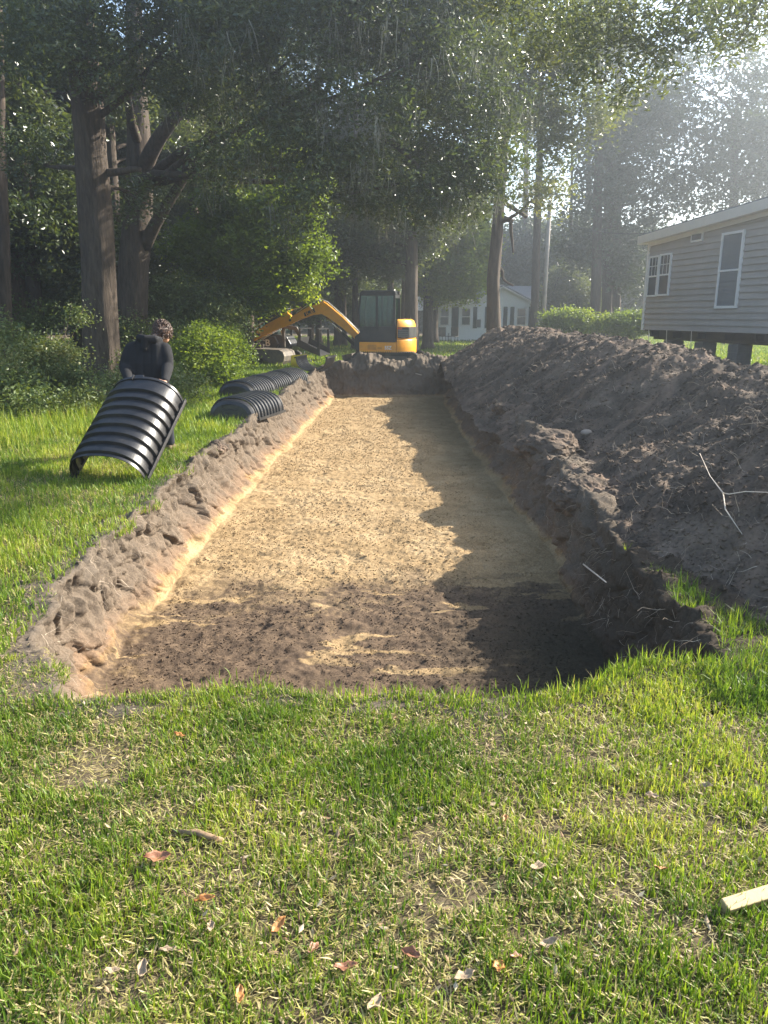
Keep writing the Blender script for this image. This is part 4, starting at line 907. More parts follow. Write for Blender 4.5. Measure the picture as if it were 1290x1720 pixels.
for k in range(230):   # curls
    th = rh.uniform(0, 6.28); ph = rh.uniform(-.55, 1.5); rr3 = .105
    d = Vector((math.cos(ph) * math.cos(th) * .93, math.cos(ph) * math.sin(th) * 1.05 , math.sin(ph) * 1.12))
    if d.y > .35 and d.z < .5: continue
    c = hc + Vector((0, -.015, .015)) + d * rr3; q0 = rh.uniform(0, 6.28); rad3 = rh.uniform(.010, .018)
    ax = d.orthogonal().normalized(); ay = d.cross(ax)
    mb.tube([c + (ax * math.cos(q0 + j * .8) + ay * math.sin(q0 + j * .8)) * rad3 + d * (.004 * j) for j in range(8)], .0052, 5)
mb.build('hair', M['hair'], per, True)

# ------------------------------------------------------------------ text
def text_mesh(name, s, size, mat, parent, Mx, ext=.003, bold=0.0):
    cu = bpy.data.curves.new(name, 'FONT'); cu.body = s; cu.size = size; cu.extrude = ext; cu.align_x = 'CENTER'; cu.align_y = 'CENTER'; cu.offset = bold
    o = bpy.data.objects.new(name, cu); COL.objects.link(o); bpy.context.view_layer.update()
    me = bpy.data.meshes.new_from_object(o.evaluated_get(bpy.context.evaluated_depsgraph_get())); bpy.data.objects.remove(o)
    me.materials.clear(); me.materials.append(mat); me.transform(Mx); r = obj(name, me, parent); return r

# ------------------------------------------------------------------ excavator (local +X = front, +Y = its left)
exr = thing('excavator', 'yellow and black mini excavator with cab, standing behind the far end of the trench', 'excavator', (.30, 25.3, 0), R(180 - 11))
for sy in (-1, 1):
    y0, y1 = (.55, .93) if sy > 0 else (-.93, -.55)
    def track_prof(g):
        pts = []
        for a in np.linspace(math.pi / 2, 3 * math.pi / 2, 12): pts.append((-.98 + math.cos(a) * (.25 + g), .27 + math.sin(a) * (.25 + g)))
        for a in np.linspace(-math.pi / 2, math.pi / 2, 12): pts.append((.98 + math.cos(a) * (.25 + g), .27 + math.sin(a) * (.25 + g)))
        return pts
    mb = MB(); mb.prism(track_prof(0), y0, y1)
    per_ = track_prof(.012)
    for k in range(26):
        x_ = -1.0 + k * .08
        for zz_ in (.515, -.005): mb.box(x_, x_ + .04, y0 - .002, y1 + .002, zz_, zz_ + .03)
    tk = mb.build('track', M['rubber'], exr)
    mb = MB(); mb.box(-.8, .8, y1 + .002 if sy > 0 else y0 - .03, y1 + .03 if sy > 0 else y0 - .002, .16, .40)
    for x_ in (-.98, .98): mb.cyl((x_, y0 - .02, .27), (x_, y1 + .02, .27), .17, 20)
    for x_ in (-.5, -.17, .17, .5): mb.cyl((x_, y0 - .015, .11), (x_, y1 + .015, .11), .07, 14)
    mb.build('track_frame', M['dark_steel'], tk)
mb = MB(); mb.box(-.6, .6, -.55, .55, .2, .42); mb.cyl((0, 0, .42), (0, 0, .52), .42, 28); mb.build('undercarriage', M['dark_steel'], exr)
mb = MB(); mb.prism([(1.42, .08), (1.50, .06), (1.47, .22), (1.50, .42), (1.43, .42), (1.40, .2)], -.95, .95); mb.box(.5, 1.44, -.42, -.32, .2, .3); mb.box(.5, 1.44, .32, .42, .2, .3); mb.build('dozer_blade', M['bucket_steel'], exr)
# skirt
mb = MB(); mb.prism([(.93, .50), (.93, .84), (-.42, .84), (-.42, .50)], .30, .93); mb.prism([(.80, .50), (.80, .80), (-.42, .80), (-.42, .50)], -.93, .299); mb.build('side_skirt', M['yellow'], exr, bevel=.02)
mb = MB(); mb.box(.30, .62, .931, .936, .60, .76); mb.box(.1, .26, .931, .935, .62, .68); mb.build('skirt_panel', simple('faded_orange', (.6, .25, .03), .5), exr)
text_mesh('lettering', '55Z', .15, M['white_decal'], exr, Matrix.Translation((-.12, .937, .66)) @ Matrix.Rotation(R(180), 4, 'Z') @ Matrix.Rotation(R(90), 4, 'X'), bold=.004)
# counterweight: rounded tail
def tail(z0, z1, R_, front=-.42, bulge=0.0):
    pts = [(front, -.93)]
    for a in np.linspace(-1, 1, 15): pts.append((-.42 - (R_ - .42) * (1 - abs(a) ** 3.2), a * (.93 - bulge)))
    pts.append((front, .93)); return pts
mb = MB(); ps = []
for a in np.linspace(-1, 1, 21): ps.append((-.43 - .52 * (1 - abs(a) ** 3.0), a * .93))
n_ = len(ps)
lv = [(.46, .985), (.50, 1.0), (.88, 1.0), (.92, .985)]
vs = [Vector((p[0] * s_ if p[0] < -.44 else p[0], p[1] * s_, z_)) for z_, s_ in lv for p in ps]
fs = [[l * n_ + k, l * n_ + k + 1, (l + 1) * n_ + k + 1, (l + 1) * n_ + k] for l in range(3) for k in range(n_ - 1)] + [list(range(n_)), list(range(3 * n_, 4 * n_))] + [[l * n_, (l + 1) * n_, (l + 1) * n_ + n_ - 1, l * n_ + n_ - 1] for l in range(3)]
mb.add(vs, fs); mb.build('counterweight', M['yellow'], exr, True, bevel=.015)
# engine cover above
mb = MB(); lv = [(.925, .97, 0), (1.18, .97, 0), (1.36, .955, .02), (1.50, .90, .10), (1.54, .82, .22)]
vs = [Vector((-.43 - (-.43 - p[0]) * s_ * (1 - c_), p[1] * s_, z_)) for z_, s_, c_ in lv for p in ps]
fs = [[l * n_ + k, l * n_ + k + 1, (l + 1) * n_ + k + 1, (l + 1) * n_ + k] for l in range(4) for k in range(n_ - 1)] + [list(range(4 * n_, 5 * n_))] + [[l * n_, (l + 1) * n_, (l + 1) * n_ + n_ - 1, l * n_ + n_ - 1] for l in range(4)]
mb.add(vs, fs); hood = mb.build('engine_cover', M['yellow'], exr, True, bevel=.01)
mb = MB()   # grille wraps the left and rear corner
gp = [(p[0] * 1.0, p[1]) for p in ps if p[1] > -.2]
for k in range(len(gp) - 1):
    a, b = gp[k], gp[k + 1]
    if b[0] > -.47: continue
    for z0, z1, o_ in ((.97, 1.30, .004),): mb.add([Vector((a[0] - .006 - o_, a[1] * 1.0 + o_, z0)), Vector((b[0] - .006 - o_, b[1] + o_, z0)), Vector((b[0] - .006 - o_, b[1] + o_, z1)), Vector((a[0] - .006 - o_, a[1] + o_, z1))], [[0, 1, 2, 3]])
mb.box(-.86, -.46, .905, .925, .97, 1.30)
mb.build('grille', M['black_paint'], exr)
mb = MB()
for z_ in (1.02, 1.08, 1.14, 1.20): mb.box(-.84, -.48, .925, .937, z_, z_ + .018)
mb.box(-.74, -.60, .925, .94, .985, .995)
mb.build('louver', M['grey_decal'], exr)
mb = MB(); mb.box(-.62, -.46, .926, .942, 1.235, 1.285); mb.build('tail_light', M['red_lens'], exr)
mb = MB(); mb.cyl((-.7, -.2, 1.52), (-.7, -.2, 1.66), .035, 12); mb.box(-.60, -.50, .1, .5, 1.535, 1.56); mb.build('exhaust', M['black_paint'], exr)
# cab on the left
cab = None
mb = MB(); side = [(.88, .845), (.93, 1.30), (.93, 1.9), (.84, 2.34), (.80, 2.38), (-.28, 2.38), (-.35, 2.32), (-.35, .845)]
mb.prism([(.88, .845), (.92, 1.30), (.92, 1.32), (-.35, 1.32), (-.35, .845)], .905, .93)   # lower door panel
mb.box(-.38, -.35, .02, .93, .845, 1.40); mb.box(.86, .90, .02, .93, .845, 1.10); mb.prism([(.88, .845), (.92, 1.30), (-.35, 1.30), (-.35, .845)], .02, .045)
mb.box(-.35, .88, .02, .93, .842, .875)
cab = mb.build('cab_body', M['black_paint'], exr, bevel=.008)
mb = MB(); mb.prism([(.90, 2.30), (.86, 2.36), (.80, 2.41), (-.30, 2.41), (-.38, 2.36), (-.40, 2.28), (-.36, 2.28), (-.30, 2.33), (.80, 2.33), (.88, 2.28)], .0, .945); mb.build('cab_roof', M['black_paint'], exr, bevel=.015)
mb = MB()
for y_ in (.90, .02):
    mb.tube([(.92, y_ + .01, 1.28), (.93, y_ + .01, 1.8), (.86, y_ + .01, 2.32)], .032, 8)
    mb.box(-.38, -.29, y_ - .005, y_ + .03, 1.28, 2.34); mb.box(.24, .33, y_, y_ + .032, 1.28, 2.34)
for y_ in (.90, .02): mb.box(-.3, .88, y_ - .002, y_ + .028, 2.25, 2.335)
mb.box(-.375, -.345, .05, .9, 2.18, 2.33); mb.box(.84, .87, .05, .9, 2.27, 2.33)
mb.build('cab_pillar', M['black_paint'], exr, bevel=.006)
mb = MB(); mb.box(.335, .90, .915, .921, 1.31, 2.26); mb.box(-.29, .24, .915, .921, 1.31, 2.26); mb.box(-.29, .88, .03, .036, 1.31, 2.26); mb.box(-.368, -.362, .05, .9, 1.41, 2.18)
mb.prism([(.905, 1.12), (.925, 1.3), (.93, 1.85), (.865, 2.27), (.860, 2.27), (.925, 1.85), (.92, 1.3), (.90, 1.12)], .05, .90); mb.build('window', M['cabglass'], exr)
mb = MB(); mb.box(-.2, .2, .25, .72, 1.10, 1.24); mb.box(-.28, -.18, .27, .70, 1.24, 1.85); mb.box(-.27, -.2, .36, .6, 1.88, 2.02); mb.tube([(.3, .75, 1.1), (.38, .75, 1.42)], .02, 6); mb.build('seat', M['hose'], exr, bevel=.03)
mb = MB(); mb.tube([(.95, .97, 1.25), (.97, .98, 1.6), (.95, .97, 2.1)], .014, 6); mb.tube([(.25, .95, 1.2), (.25, .975, 1.25), (.25, .95, 1.5)], .012, 6); mb.build('grab_rail', M['black_paint'], exr)
for p_ in ((-.42, .5, 2.34), (.97, .85, 2.28)):
    mb = MB(); mb.box(p_[0] - .04, p_[0] + .04, p_[1] - .05, p_[1] + .05, p_[2] - .05, p_[2] + .05); mb.build('work_light', M['dark_steel'], exr, bevel=.012)
mb = MB(); mb.tube([(.95, .95, 1.9), (1.02, 1.08, 1.95)], .01, 6); mb.box(1.0, 1.02, 1.04, 1.16, 1.82, 2.1); mb.build('mirror', M['black_paint'], exr, bevel=.01)
for o in list(exr.children):
    if o.name.split('.')[0] in ('side_skirt', 'skirt_panel', 'lettering', 'counterweight', 'engine_cover', 'grille', 'louver', 'tail_light', 'exhaust', 'cab_body', 'cab_roof', 'cab_pillar', 'window', 'seat', 'grab_rail', 'work_light', 'mirror', 'undercarriage', 'track'):
        for q in [o] + list(o.children):
            for v in q.data.vertices:
                v.co.x = .93 - (.93 - v.co.x) * .89
                if v.co.y < 0: v.co.y *= .9
# boom in the plane y = -.15
YB = -.12
mb = MB(); mb.prism([(.85, .55), (1.22, .50), (1.30, .62), (1.28, .98), (1.05, 1.16), (.85, 1.1)], YB - .16, YB + .16); mb.build('swing_post', M['black_paint'], exr, bevel=.02)
def plate(mb, pts, w, y=YB): mb.prism(pts, y - w / 2, y + w / 2)
boom = MB(); plate(boom, [(1.08, .98), (1.24, .86), (1.75, 1.28), (2.22, 1.60), (2.42, 1.70), (2.75, 1.66), (3.48, 1.40), (3.56, 1.45), (3.52, 1.58), (2.92, 1.90), (2.50, 2.06), (2.36, 2.10), (2.22, 2.02), (1.70, 1.60)], .20)
bm_ = boom.build('boom', M['yellow'], exr, bevel=.018)
mb = MB(); plate(mb, [(2.62, 1.76), (2.98, 1.615), (3.02, 1.73), (2.66, 1.90)], .208); mb.build('decal_panel', M['black_paint'], bm_)
Mb = Matrix.Translation((2.82, YB + .1055, 1.753)) @ Matrix.Rotation(R(180), 4, 'Z') @ Matrix.Rotation(R(90), 4, 'X') @ Matrix.Rotation(R(22), 4, 'Z')
text_mesh('lettering', 'JCB', .19, M['yellow'], bm_, Mb)
mb = MB(); mb.tube([(1.28, YB, .66), (1.75, YB, 1.10)], .062, 12); mb.tube([(1.7, YB, 1.06), (2.28, YB, 1.60)], .03, 10); c_ = mb.build('boom_cylinder', M['black_paint'], exr, True)
mb = MB(); mb.tube([(1.75, YB, 1.105), (2.26, YB, 1.58)], .034, 10); mb.build('cylinder_rod', M['chrome'], c_, True)
DX = lambda q: (q[0] + .16 + .24 * max(q[0] - 3.3, 0), q[1])
mb = MB(); mb.tube([(2.46, YB, 2.12), (3.12, YB, 1.93)], .06, 12); mb.build('dipper_cylinder', M['black_paint'], exr, True)
mb = MB(); mb.tube([(3.05, YB, 1.95), (3.72, YB, 1.78)], .032, 10); mb.build('cylinder_rod', M['chrome'], exr, True)
for k in (-1, 1):
    mb = MB(); mb.tube([(1.12, YB + k * .07, 1.10), (1.7, YB + k * .07, 1.66), (2.2, YB + k * .07, 2.08), (2.45, YB + k * .06, 2.18), (2.9, YB + k * .07, 1.98), (3.3, YB + k * .07, 1.72)], .017, 6); mb.build('hose', M['strap'] if k > 0 else M['hose'], exr, True)
mb = MB(); plate(mb, [DX(q) for q in [(3.22, 1.42), (3.34, 1.36), (3.48, 1.60), (3.62, 1.80), (3.50, 1.84), (3.32, 1.66)]], .17); plate(mb, [DX(q) for q in [(3.20, 1.52), (3.34, 1.36), (3.80, 1.16), (4.52, .74), (4.60, .80), (4.58, .92), (4.0, 1.38), (3.50, 1.68), (3.34, 1.66)]], .168)
dp = mb.build('dipper', M['yellow'], exr, bevel=.015)
mb = MB()
for q in [DX(q) for q in ((3.33, 1.50), (4.52, .83), (3.55, 1.78), (4.22, 1.02))]: mb.cyl((q[0], YB - .13, q[1]), (q[0], YB + .13, q[1]), .04, 12)
mb.build('pivot_pin', M['dark_steel'], dp)
mb = MB(); mb.tube([(3.86, YB, 1.76), (4.45, YB, 1.46)], .055, 12); mb.build('bucket_cylinder', M['black_paint'], exr, True)
mb = MB(); mb.tube([(4.43, YB, 1.47), (4.93, YB, 1.18)], .03, 10); mb.build('cylinder_rod', M['chrome'], exr, True)
mb = MB()
for k in (-.1, .1): mb.tube([(4.60, YB + k, 1.0), (4.93, YB + k, 1.18)], .03, 8); mb.tube([(4.93, YB + k, 1.18), (5.08, YB + k, .66)], .03, 8); mb.tube([(4.97, YB + k, .83), (4.70, YB + k, .50)], .03, 8)
mb.build('bucket_link', M['bucket_steel'], exr, True)
# wide grading bucket curled back toward the machine
bp = [(4.92, .52), (4.66, .58), (4.30, .57), (3.75, .55), (3.62, .48), (3.57, .34), (3.60, .18), (3.72, .05)]
mb = MB(); th_ = .018
for w0, w1 in ((YB - .62, YB + .62),):
    for k in range(len(bp) - 1):
        a = Vector((bp[k][0], 0, bp[k][1])); b = Vector((bp[k + 1][0], 0, bp[k + 1][1])); nrm = Vector((-(b - a).z, 0, (b - a).x)).normalized() * th_
        mb.add([Vector((p.x, y_, p.z)) for y_ in (w0, w1) for p in (a, b, b + nrm, a + nrm)], [[0, 1, 2, 3], [7, 6, 5, 4], [0, 4, 5, 1], [1, 5, 6, 2], [2, 6, 7, 3], [3, 7, 4, 0]])
    for y_ in (w0, w1 - .02): mb.prism([(p[0], p[1]) for p in bp[1:]] + [(4.1, .14), (4.6, .36)], y_, y_ + .02)
mb.box(4.55, 4.95, YB - .16, YB - .13, .45, .72); mb.box(4.55, 4.95, YB + .13, YB + .16, .45, .72)
bk = mb.build('bucket', M['bucket_steel'], exr)

# ------------------------------------------------------------------ compact loader behind the boom
ld = thing('loader', 'dusty black compact loader with raised bucket, behind the excavator arm', 'loader', at(467, 605, 28.0) * 1, R(-8)); ld.location.z = 0; ld.scale = (.98, .98, .95)
for sy in (-1, 1):
    y0, y1 = (.52, .86) if sy > 0 else (-.86, -.52)
    mb = MB(); mb.prism([(-.62, .02), (.55, .02), (.72, .18), (.70, .34), (.50, .46), (-.45, .56), (-.72, .40), (-.74, .18)], y0, y1); tk = mb.build('track', M['rubber'], ld, bevel=.03)
    mb = MB()
    for x_ in (-.55, -.2, .12, .42): mb.cyl((x_, y0 - .02, .16), (x_, y1 + .02, .16), .09, 14)
    mb.build('roller', M['dark_steel'], tk)
mb = MB(); mb.prism([(-.80, .42), (.62, .42), (.70, .62), (.50, .98), (-.20, 1.12), (-.86, 1.0)], -.52, .52); mb.prism([(-.84, .45), (.1, .50), (.25, .70), (.1, .98), (-.84, 1.0)], -.66, -.52); bd = mb.build('body', M['black_paint'], ld, bevel=.03)
Mb = Matrix.Translation((-.34, -.664, .74)) @ Matrix.Rotation(R(90), 4, 'X'); text_mesh('lettering', 'JCB', .34, M['white_decal'], bd, Mb, bold=.008)
mb = MB()
for x_, y_ in ((-.52, -.46), (-.52, .46), (.42, -.46), (.42, .46)): mb.box(x_ - .035, x_ + .035, y_ - .035, y_ + .035, 1.0, 1.92)
for y_ in (-.46, .46): mb.box(-.55, .45, y_ - .033, y_ + .033, 1.52, 1.56)
mb.build('cab_post', M['black_paint'], ld)
mb = MB(); mb.box(-.62, .52, -.54, .54, 1.92, 2.0); mb.build('cab_roof', M['black_paint'], ld, bevel=.02)
mb = MB(); mb.box(-.48, .38, -.47, -.464, 1.05, 1.9); mb.box(-.48, .38, .464, .47, 1.05, 1.9); mb.build('window', M['cabglass'], ld)
mb = MB(); mb.box(-.3, .1, -.25, .25, 1.05, 1.2); mb.box(-.36, -.26, -.25, .25, 1.2, 1.7); mb.build('seat', M['hose'], ld, bevel=.03)
mb = MB()
mb.prism([(-.75, 1.20), (-.65, 1.08), (.30, 1.30), (.85, 1.22), (1.02, .95), (1.12, 1.0), (.95, 1.34), (.32, 1.44)], -.80, -.68)
mb.box(.40, .50, -.80, -.70, .50, 1.9); mb.build('lift_arm', M['dark_steel'], ld, bevel=.01)
mb = MB(); mb.tube([(-.5, -.74, .8), (.28, -.74, 1.28)], .045, 10); mb.build('lift_cylinder', M['strap'], ld, True)
Mt = Matrix.Translation((1.0, 0, .98)) @ Matrix.Rotation(R(12), 4, 'Y')
mb = MB()
for y_ in (-.86, .84): mb.prism([(0, -.30), (.10, -.34), (.92, -.52), (.70, .42), (.62, .44), (.76, -.28), (.12, -.10), (.05, .30), (0, .32)], y_, y_ + .02, Mt)
mb.box(.0, .03, -.84, .84, -.34, -.02, Mt); mb.prism([(.03, -.34), (.92, -.52), (.92, -.49), (.03, -.30)], -.84, .84, Mt); mb.box(.0, .04, -.84, .84, .28, .32, Mt); mb.box(.62, .69, -.84, .84, .40, .44, Mt); mb.build('bucket', M['black_paint'], ld)

# yellow plastic pail on the grass by the chambers
pl = thing('plastic_bucket', 'small yellow plastic bucket lying on the grass near the overturned chamber', 'bucket', (*gd(503, 612).xy, .0))
pl.location = (-2.72, 24.0, 0.02); pl.scale = (1.35, 1.35, 1.35)
mb = MB(); prof = [(0, .13), (.02, .14), (.3, .165), (.31, .175), (.33, .175), (.33, .16), (.05, .13)]
vs = []; fs = []; n_ = 24
for a, r_ in prof:
    for k in range(n_): vs.append(Vector((a - .12, r_ * math.cos(2 * math.pi * k / n_), .18 + r_ * math.sin(2 * math.pi * k / n_))))
for l in range(len(prof) - 1):
    for k in range(n_): fs.append([l * n_ + k, l * n_ + (k + 1) % n_, (l + 1) * n_ + (k + 1) % n_, (l + 1) * n_ + k])
fs.append(list(range(n_))); mb.add(vs, fs); mb.build('pail', M['bucket_plastic'], pl, True)
mb = MB(); mb.tube([(.19, .17 * math.cos(a), .18 + .17 * math.sin(a) + (.05 * abs(math.sin(a)))) for a in np.linspace(0, math.pi, 14)], .006, 6); mb.build('handle', M['strap'], pl, True)

# ------------------------------------------------------------------ raised beige house, right
HR = thing('raised_house', 'beige lap-sided house raised on block piers, right edge beyond the soil ridge', 'house', (7.72, 23.2, 0), math.atan2(-.9855, .170))
LEN, DEP, ZB, ZT, SL = 12.0, 8.0, 1.25, 3.68, .045
def lap(L, z0, z1, step, depth, slope=0.0, y=0.0):
    mb = MB(); z = z0
    while z < z1 + slope * L - .01:
        zt = z + step
        if zt <= z1 + 1e-6: x0 = 0; za = zt
        else: x0 = (zt - z1) / slope if slope else L
        if slope and zt > z1:
            x0 = max(0, (z - z1) / slope) if z > z1 else 0
            zl = min(zt, z1 + slope * x0) if z <= z1 else z; xk = min(L, (zt - z1) / slope)
            mb.add([Vector((x0, y - depth, z)), Vector((L, y - depth, z)), Vector((L, y, min(zt, z1 + slope * L))), Vector((xk, y, min(zt, z1 + slope * L))), Vector((x0, y, max(zl, z + .001)))], [[0, 1, 2, 3, 4]])
        else:
            zt = min(zt, z1 + slope * L)
            mb.add([Vector((0, y - depth, z)), Vector((L, y - depth, z)), Vector((L, y - .001, zt)), Vector((0, y - .001, zt))], [[0, 1, 2, 3]])
            mb.add([Vector((0, y - .001, z)), Vector((L, y - .001, z)), Vector((L, y - depth, z)), Vector((0, y - depth, z))], [[0, 1, 2, 3]])
        z += step
    return mb
w = lap(LEN, ZB, ZT, .155, .034, SL); wl_ = w.build('wall', M['siding'], HR)
mb = MB(); mb.add([Vector((0, .02, ZB)), Vector((LEN, .02, ZB)), Vector((LEN, .02, ZT + SL * LEN)), Vector((0, .02, ZT)), Vector((0, DEP, ZB)), Vector((LEN, DEP, ZB)), Vector((LEN, DEP, ZT + SL * LEN)), Vector((0, DEP, ZT))], [[0, 1, 2, 3], [4, 5, 6, 7], [0, 4, 7, 3], [1, 5, 6, 2], [0, 1, 5, 4], [3, 2, 6, 7]]); mb.build('wall', M['siding'], HR)
def rprism(mb, x0, x1, y0, y1, dz0, dz1):   # slab following the roof slope
    f = lambda x, dz: ZT + SL * x + dz
    mb.add([Vector((x0, y0, f(x0, dz0))), Vector((x1, y0, f(x1, dz0))), Vector((x1, y1, f(x1, dz0))), Vector((x0, y1, f(x0, dz0))), Vector((x0, y0, f(x0, dz1))), Vector((x1, y0, f(x1, dz1))), Vector((x1, y1, f(x1, dz1))), Vector((x0, y1, f(x0, dz1)))], [[0, 1, 2, 3], [4, 5, 6, 7], [0, 1, 5, 4], [1, 2, 6, 5], [2, 3, 7, 6], [3, 0, 4, 7]])
mb = MB(); rprism(mb, -.22, LEN + .25, -.25, DEP + .25, .20, .25); rf = mb.build('roof', M['shingle'], HR)
mb = MB(); rprism(mb, -.24, LEN + .25, -.27, -.235, -.01, .215); rprism(mb, -.25, -.22, -.25, DEP + .25, -.01, .215); mb.build('fascia', M['cream_trim'], rf)
mb = MB(); rprism(mb, -.21, LEN + .25, -.234, .03, -.0, .02); rprism(mb, 0, LEN, -.045, -.020, -.10, -.001); mb.build('soffit', M['white_trim'], rf)
mb = MB(); mb.cyl((2.35, .8, ZT + .3), (2.35, .8, ZT + .62), .045, 12); mb.build('vent_pipe', M['white_trim'], rf)
mb = MB(); mb.box(-.05, .06, -.038, .02, ZB - .02, ZT); mb.box(-.05, -.004, -.002, .08, ZB - .02, ZT); mb.build('corner_trim', M['white_trim'], HR)
def hwin(x0, x1, z0, z1, fw=.05, pmat='screen', grid=None, parent=HR, yo=-.016, mid=True):
    mb = MB(); y0, y1 = yo - .055, yo - .0
    mb.box(x0, x0 + fw, y0, y1, z0, z1); mb.box(x1 - fw, x1, y0, y1, z0, z1); mb.box(x0 + fw, x1 - fw, y0 + .001, y1, z0, z0 + fw); mb.box(x0 + fw, x1 - fw, y0 + .001, y1, z1 - fw, z1)
    zm = (z0 + z1) / 2
    if mid: mb.box(x0 + fw, x1 - fw, y0 + .006, y1, zm - .022, zm + .022)
    if grid:
        for k in range(1, grid): xx = x0 + (x1 - x0) * k / grid; mb.box(xx - .007, xx + .007, y0 + .018, y1, zm + .022, z1 - fw)
        mb.box(x0 + fw, x1 - fw, y0 + .0185, y1, (zm + z1) / 2 - .007, (zm + z1) / 2 + .007)
    f = mb.build('window', M['white_trim'], parent); m2 = MB(); m2.box(x0 + .5 * fw, x1 - .5 * fw, y0 + .025, y0 + .030, z0 + .5 * fw, z1 - .5 * fw); m2.build('pane', M[pmat], f); return f
hwin(.14, .70, 2.18, 3.30, .045, 'pane', 3); hwin(.74, 1.34, 2.19, 3.32, .045, 'pane', 3)
hwin(3.62, 4.50, 1.82, 3.60, .06, 'screen')
mb = MB(); mb.box(2.22, 2.75, -.05, -.0, 3.50, 3.74); v_ = mb.build('gable_vent', M['white_trim'], HR); mb = MB(); mb.box(2.27, 2.70, -.056, -.051, 3.55, 3.69); mb.build('vent_grille', M['block'], v_)
hwin(6.6, 7.5, 1.9, 3.6, .06, 'screen')
mb = MB()
for y_ in (.4, 2.6, 5.0, 7.4): mb.box(.05, LEN - .05, y_ - .06, y_ + .06, ZB - .28, ZB - .01)
for x_ in np.arange(.3, LEN, 1.2): mb.box(x_ - .04, x_ + .04, .1, DEP - .1, ZB - .2, ZB - .005)
mb.box(.02, LEN - .02, .05, DEP - .05, ZB - .035, ZB - .003)
mb.build('floor_frame', M['black_paint'], HR)
for x_ in (1.0, 2.6, 4.1, 6.0, 8.0, 10, 11.6):
    for y_ in (.45, 5.0):
        mb = MB()
        for k in range(5): mb.box(x_ - .2 + .004 * (k % 2), x_ + .2 - .004 * (k % 2), y_ - .2, y_ + .2, k * .19, k * .19 + .185)
        mb.box(x_ - .2, x_ + .2, y_ - .2, y_ + .2, .95, .968); mb.build('block_pier', M['block'], HR)
for x_ in (.35, 1.35, 2.6):
    mb = MB(); mb.box(-.018, .018, -.001, .001, 0, 1.28, Matrix.Translation((x_ + .1, .01, 0)) @ Matrix.Rotation(R(-5), 4, 'Y')); mb.build('tie_strap', M['strap'], HR)
# ------------------------------------------------------------------ white house far away
HW = thing('white_house', 'low white house with dark shutters and grey roof beyond the lawn', 'house', (0, 51, 0), 0)
def wx(px): return (px - 645) / FPX * 52.2
x0, x1, xg0, xg1 = wx(728), wx(879), wx(783), wx(880); ze, zp = 2.45, 3.45
mb = lap(x1 - x0, .05, ze, .2, .015); 
for i in range(len(mb.v)): mb.v[i] = (mb.v[i][0] + x0, mb.v[i][1], mb.v[i][2])
xm = (xg0 + xg1) / 2
mb.add([Vector((xg0, -.001, ze)), Vector((xg1, -.001, ze)), Vector((xm, -.001, zp))], [[0, 1, 2]]); mb.build('wall', M['white_siding'], HW)
mb = MB(); mb.box(x0, x1, .02, 9, 0, ze); mb.box(x1 + .001, x1 + 1.0, 2.2, 9, 0, ze); mb.build('wall', M['white_siding'], HW)
mb = MB()
mb.prism([(xg0 - .3, ze - .12), (xm, zp + .02), (xg1 + .3, ze - .12), (xg1 + .3, ze - .02), (xm, zp + .14), (xg0 - .3, ze - .02)], -.35, 9.3)
mb.add([Vector((x0 - .3, -.35, ze + .001)), Vector((xg0 + .5, -.35, ze + .001)), Vector((xg0 + .5, 4.5, zp + .3)), Vector((x0 - .3, 4.5, zp + .3))], [[0, 1, 2, 3]])
mb.add([Vector((xm, 1.8, ze + .02)), Vector((x1 + 1.3, 1.8, ze + .02)), Vector((x1 + 1.0, 5.5, zp + .25)), Vector((xm, 5.5, zp + .25))], [[0, 1, 2, 3]])
rf = mb.build('roof', M['shingle'], HW)
mb = MB(); mb.prism([(xg0 - .3, ze - .20), (xm, zp - .06), (xg1 + .3, ze - .20), (xg1 + .3, ze - .11), (xm, zp + .03), (xg0 - .3, ze - .11)], -.40, -.355); mb.box(x0 - .3, xg0 - .31, -.40, -.355, ze - .12, ze); mb.build('fascia', M['white_trim'], rf)
for px in (741, 775, 863): hwin(wx(px) - .33, wx(px) + .33, 1.0, 2.15, .07, 'pane', None, HW, -.02)
hwin(wx(823) - .33, wx(823) + .33, 1.0, 2.15, .07, 'pane', None, HW, -.02)
for px in (741, 775, 823, 863):
    for s_ in (-1, 1): mb = MB(); c_ = wx(px) + s_ * .60; mb.box(c_ - .13, c_ + .13, -.06, -.018, .85, 2.2); mb.build('shutter', M['shutter'], HW)
mb = MB(); c_ = wx(887); mb.box(c_ - .16, c_ + .16, 2.16, 2.199, 1.0, 2.1); mb.build('shutter', M['shutter'], HW)
mb = MB(); mb.box(wx(795) - .15, wx(795) + .15, -.1, -.018, .9, 1.4); mb.build('meter_box', M['block'], HW)

# patio chairs by the white house
def lawn_chair(label, x, y, rz):
    t = thing('lawn_chair', label, 'chair', (x, y, 0), rz); mb = MB(); mb.box(-.25, .25, -.25, .25, .38, .42); mb.build('seat', M['dark_steel'], t)
    mb = MB(); mb.box(-.25, .25, .23, .27, .42, .95); mb.build('backrest', M['dark_steel'], t)
    for sx in (-.23, .23):
        for sy in (-.23, .23): mb = MB(); mb.tube([(sx, sy, 0), (sx, sy, .6 if sy < 0 else .4)], .015, 6); mb.build('leg', M['dark_steel'], t)
        
lawn_chair('small dark lawn chair on the grass before the white house, left one', wx(742) * .94, 48.5, .4)
lawn_chair('small dark lawn chair on the grass before the white house, right one', wx(756) * .94, 48.2, -.5)

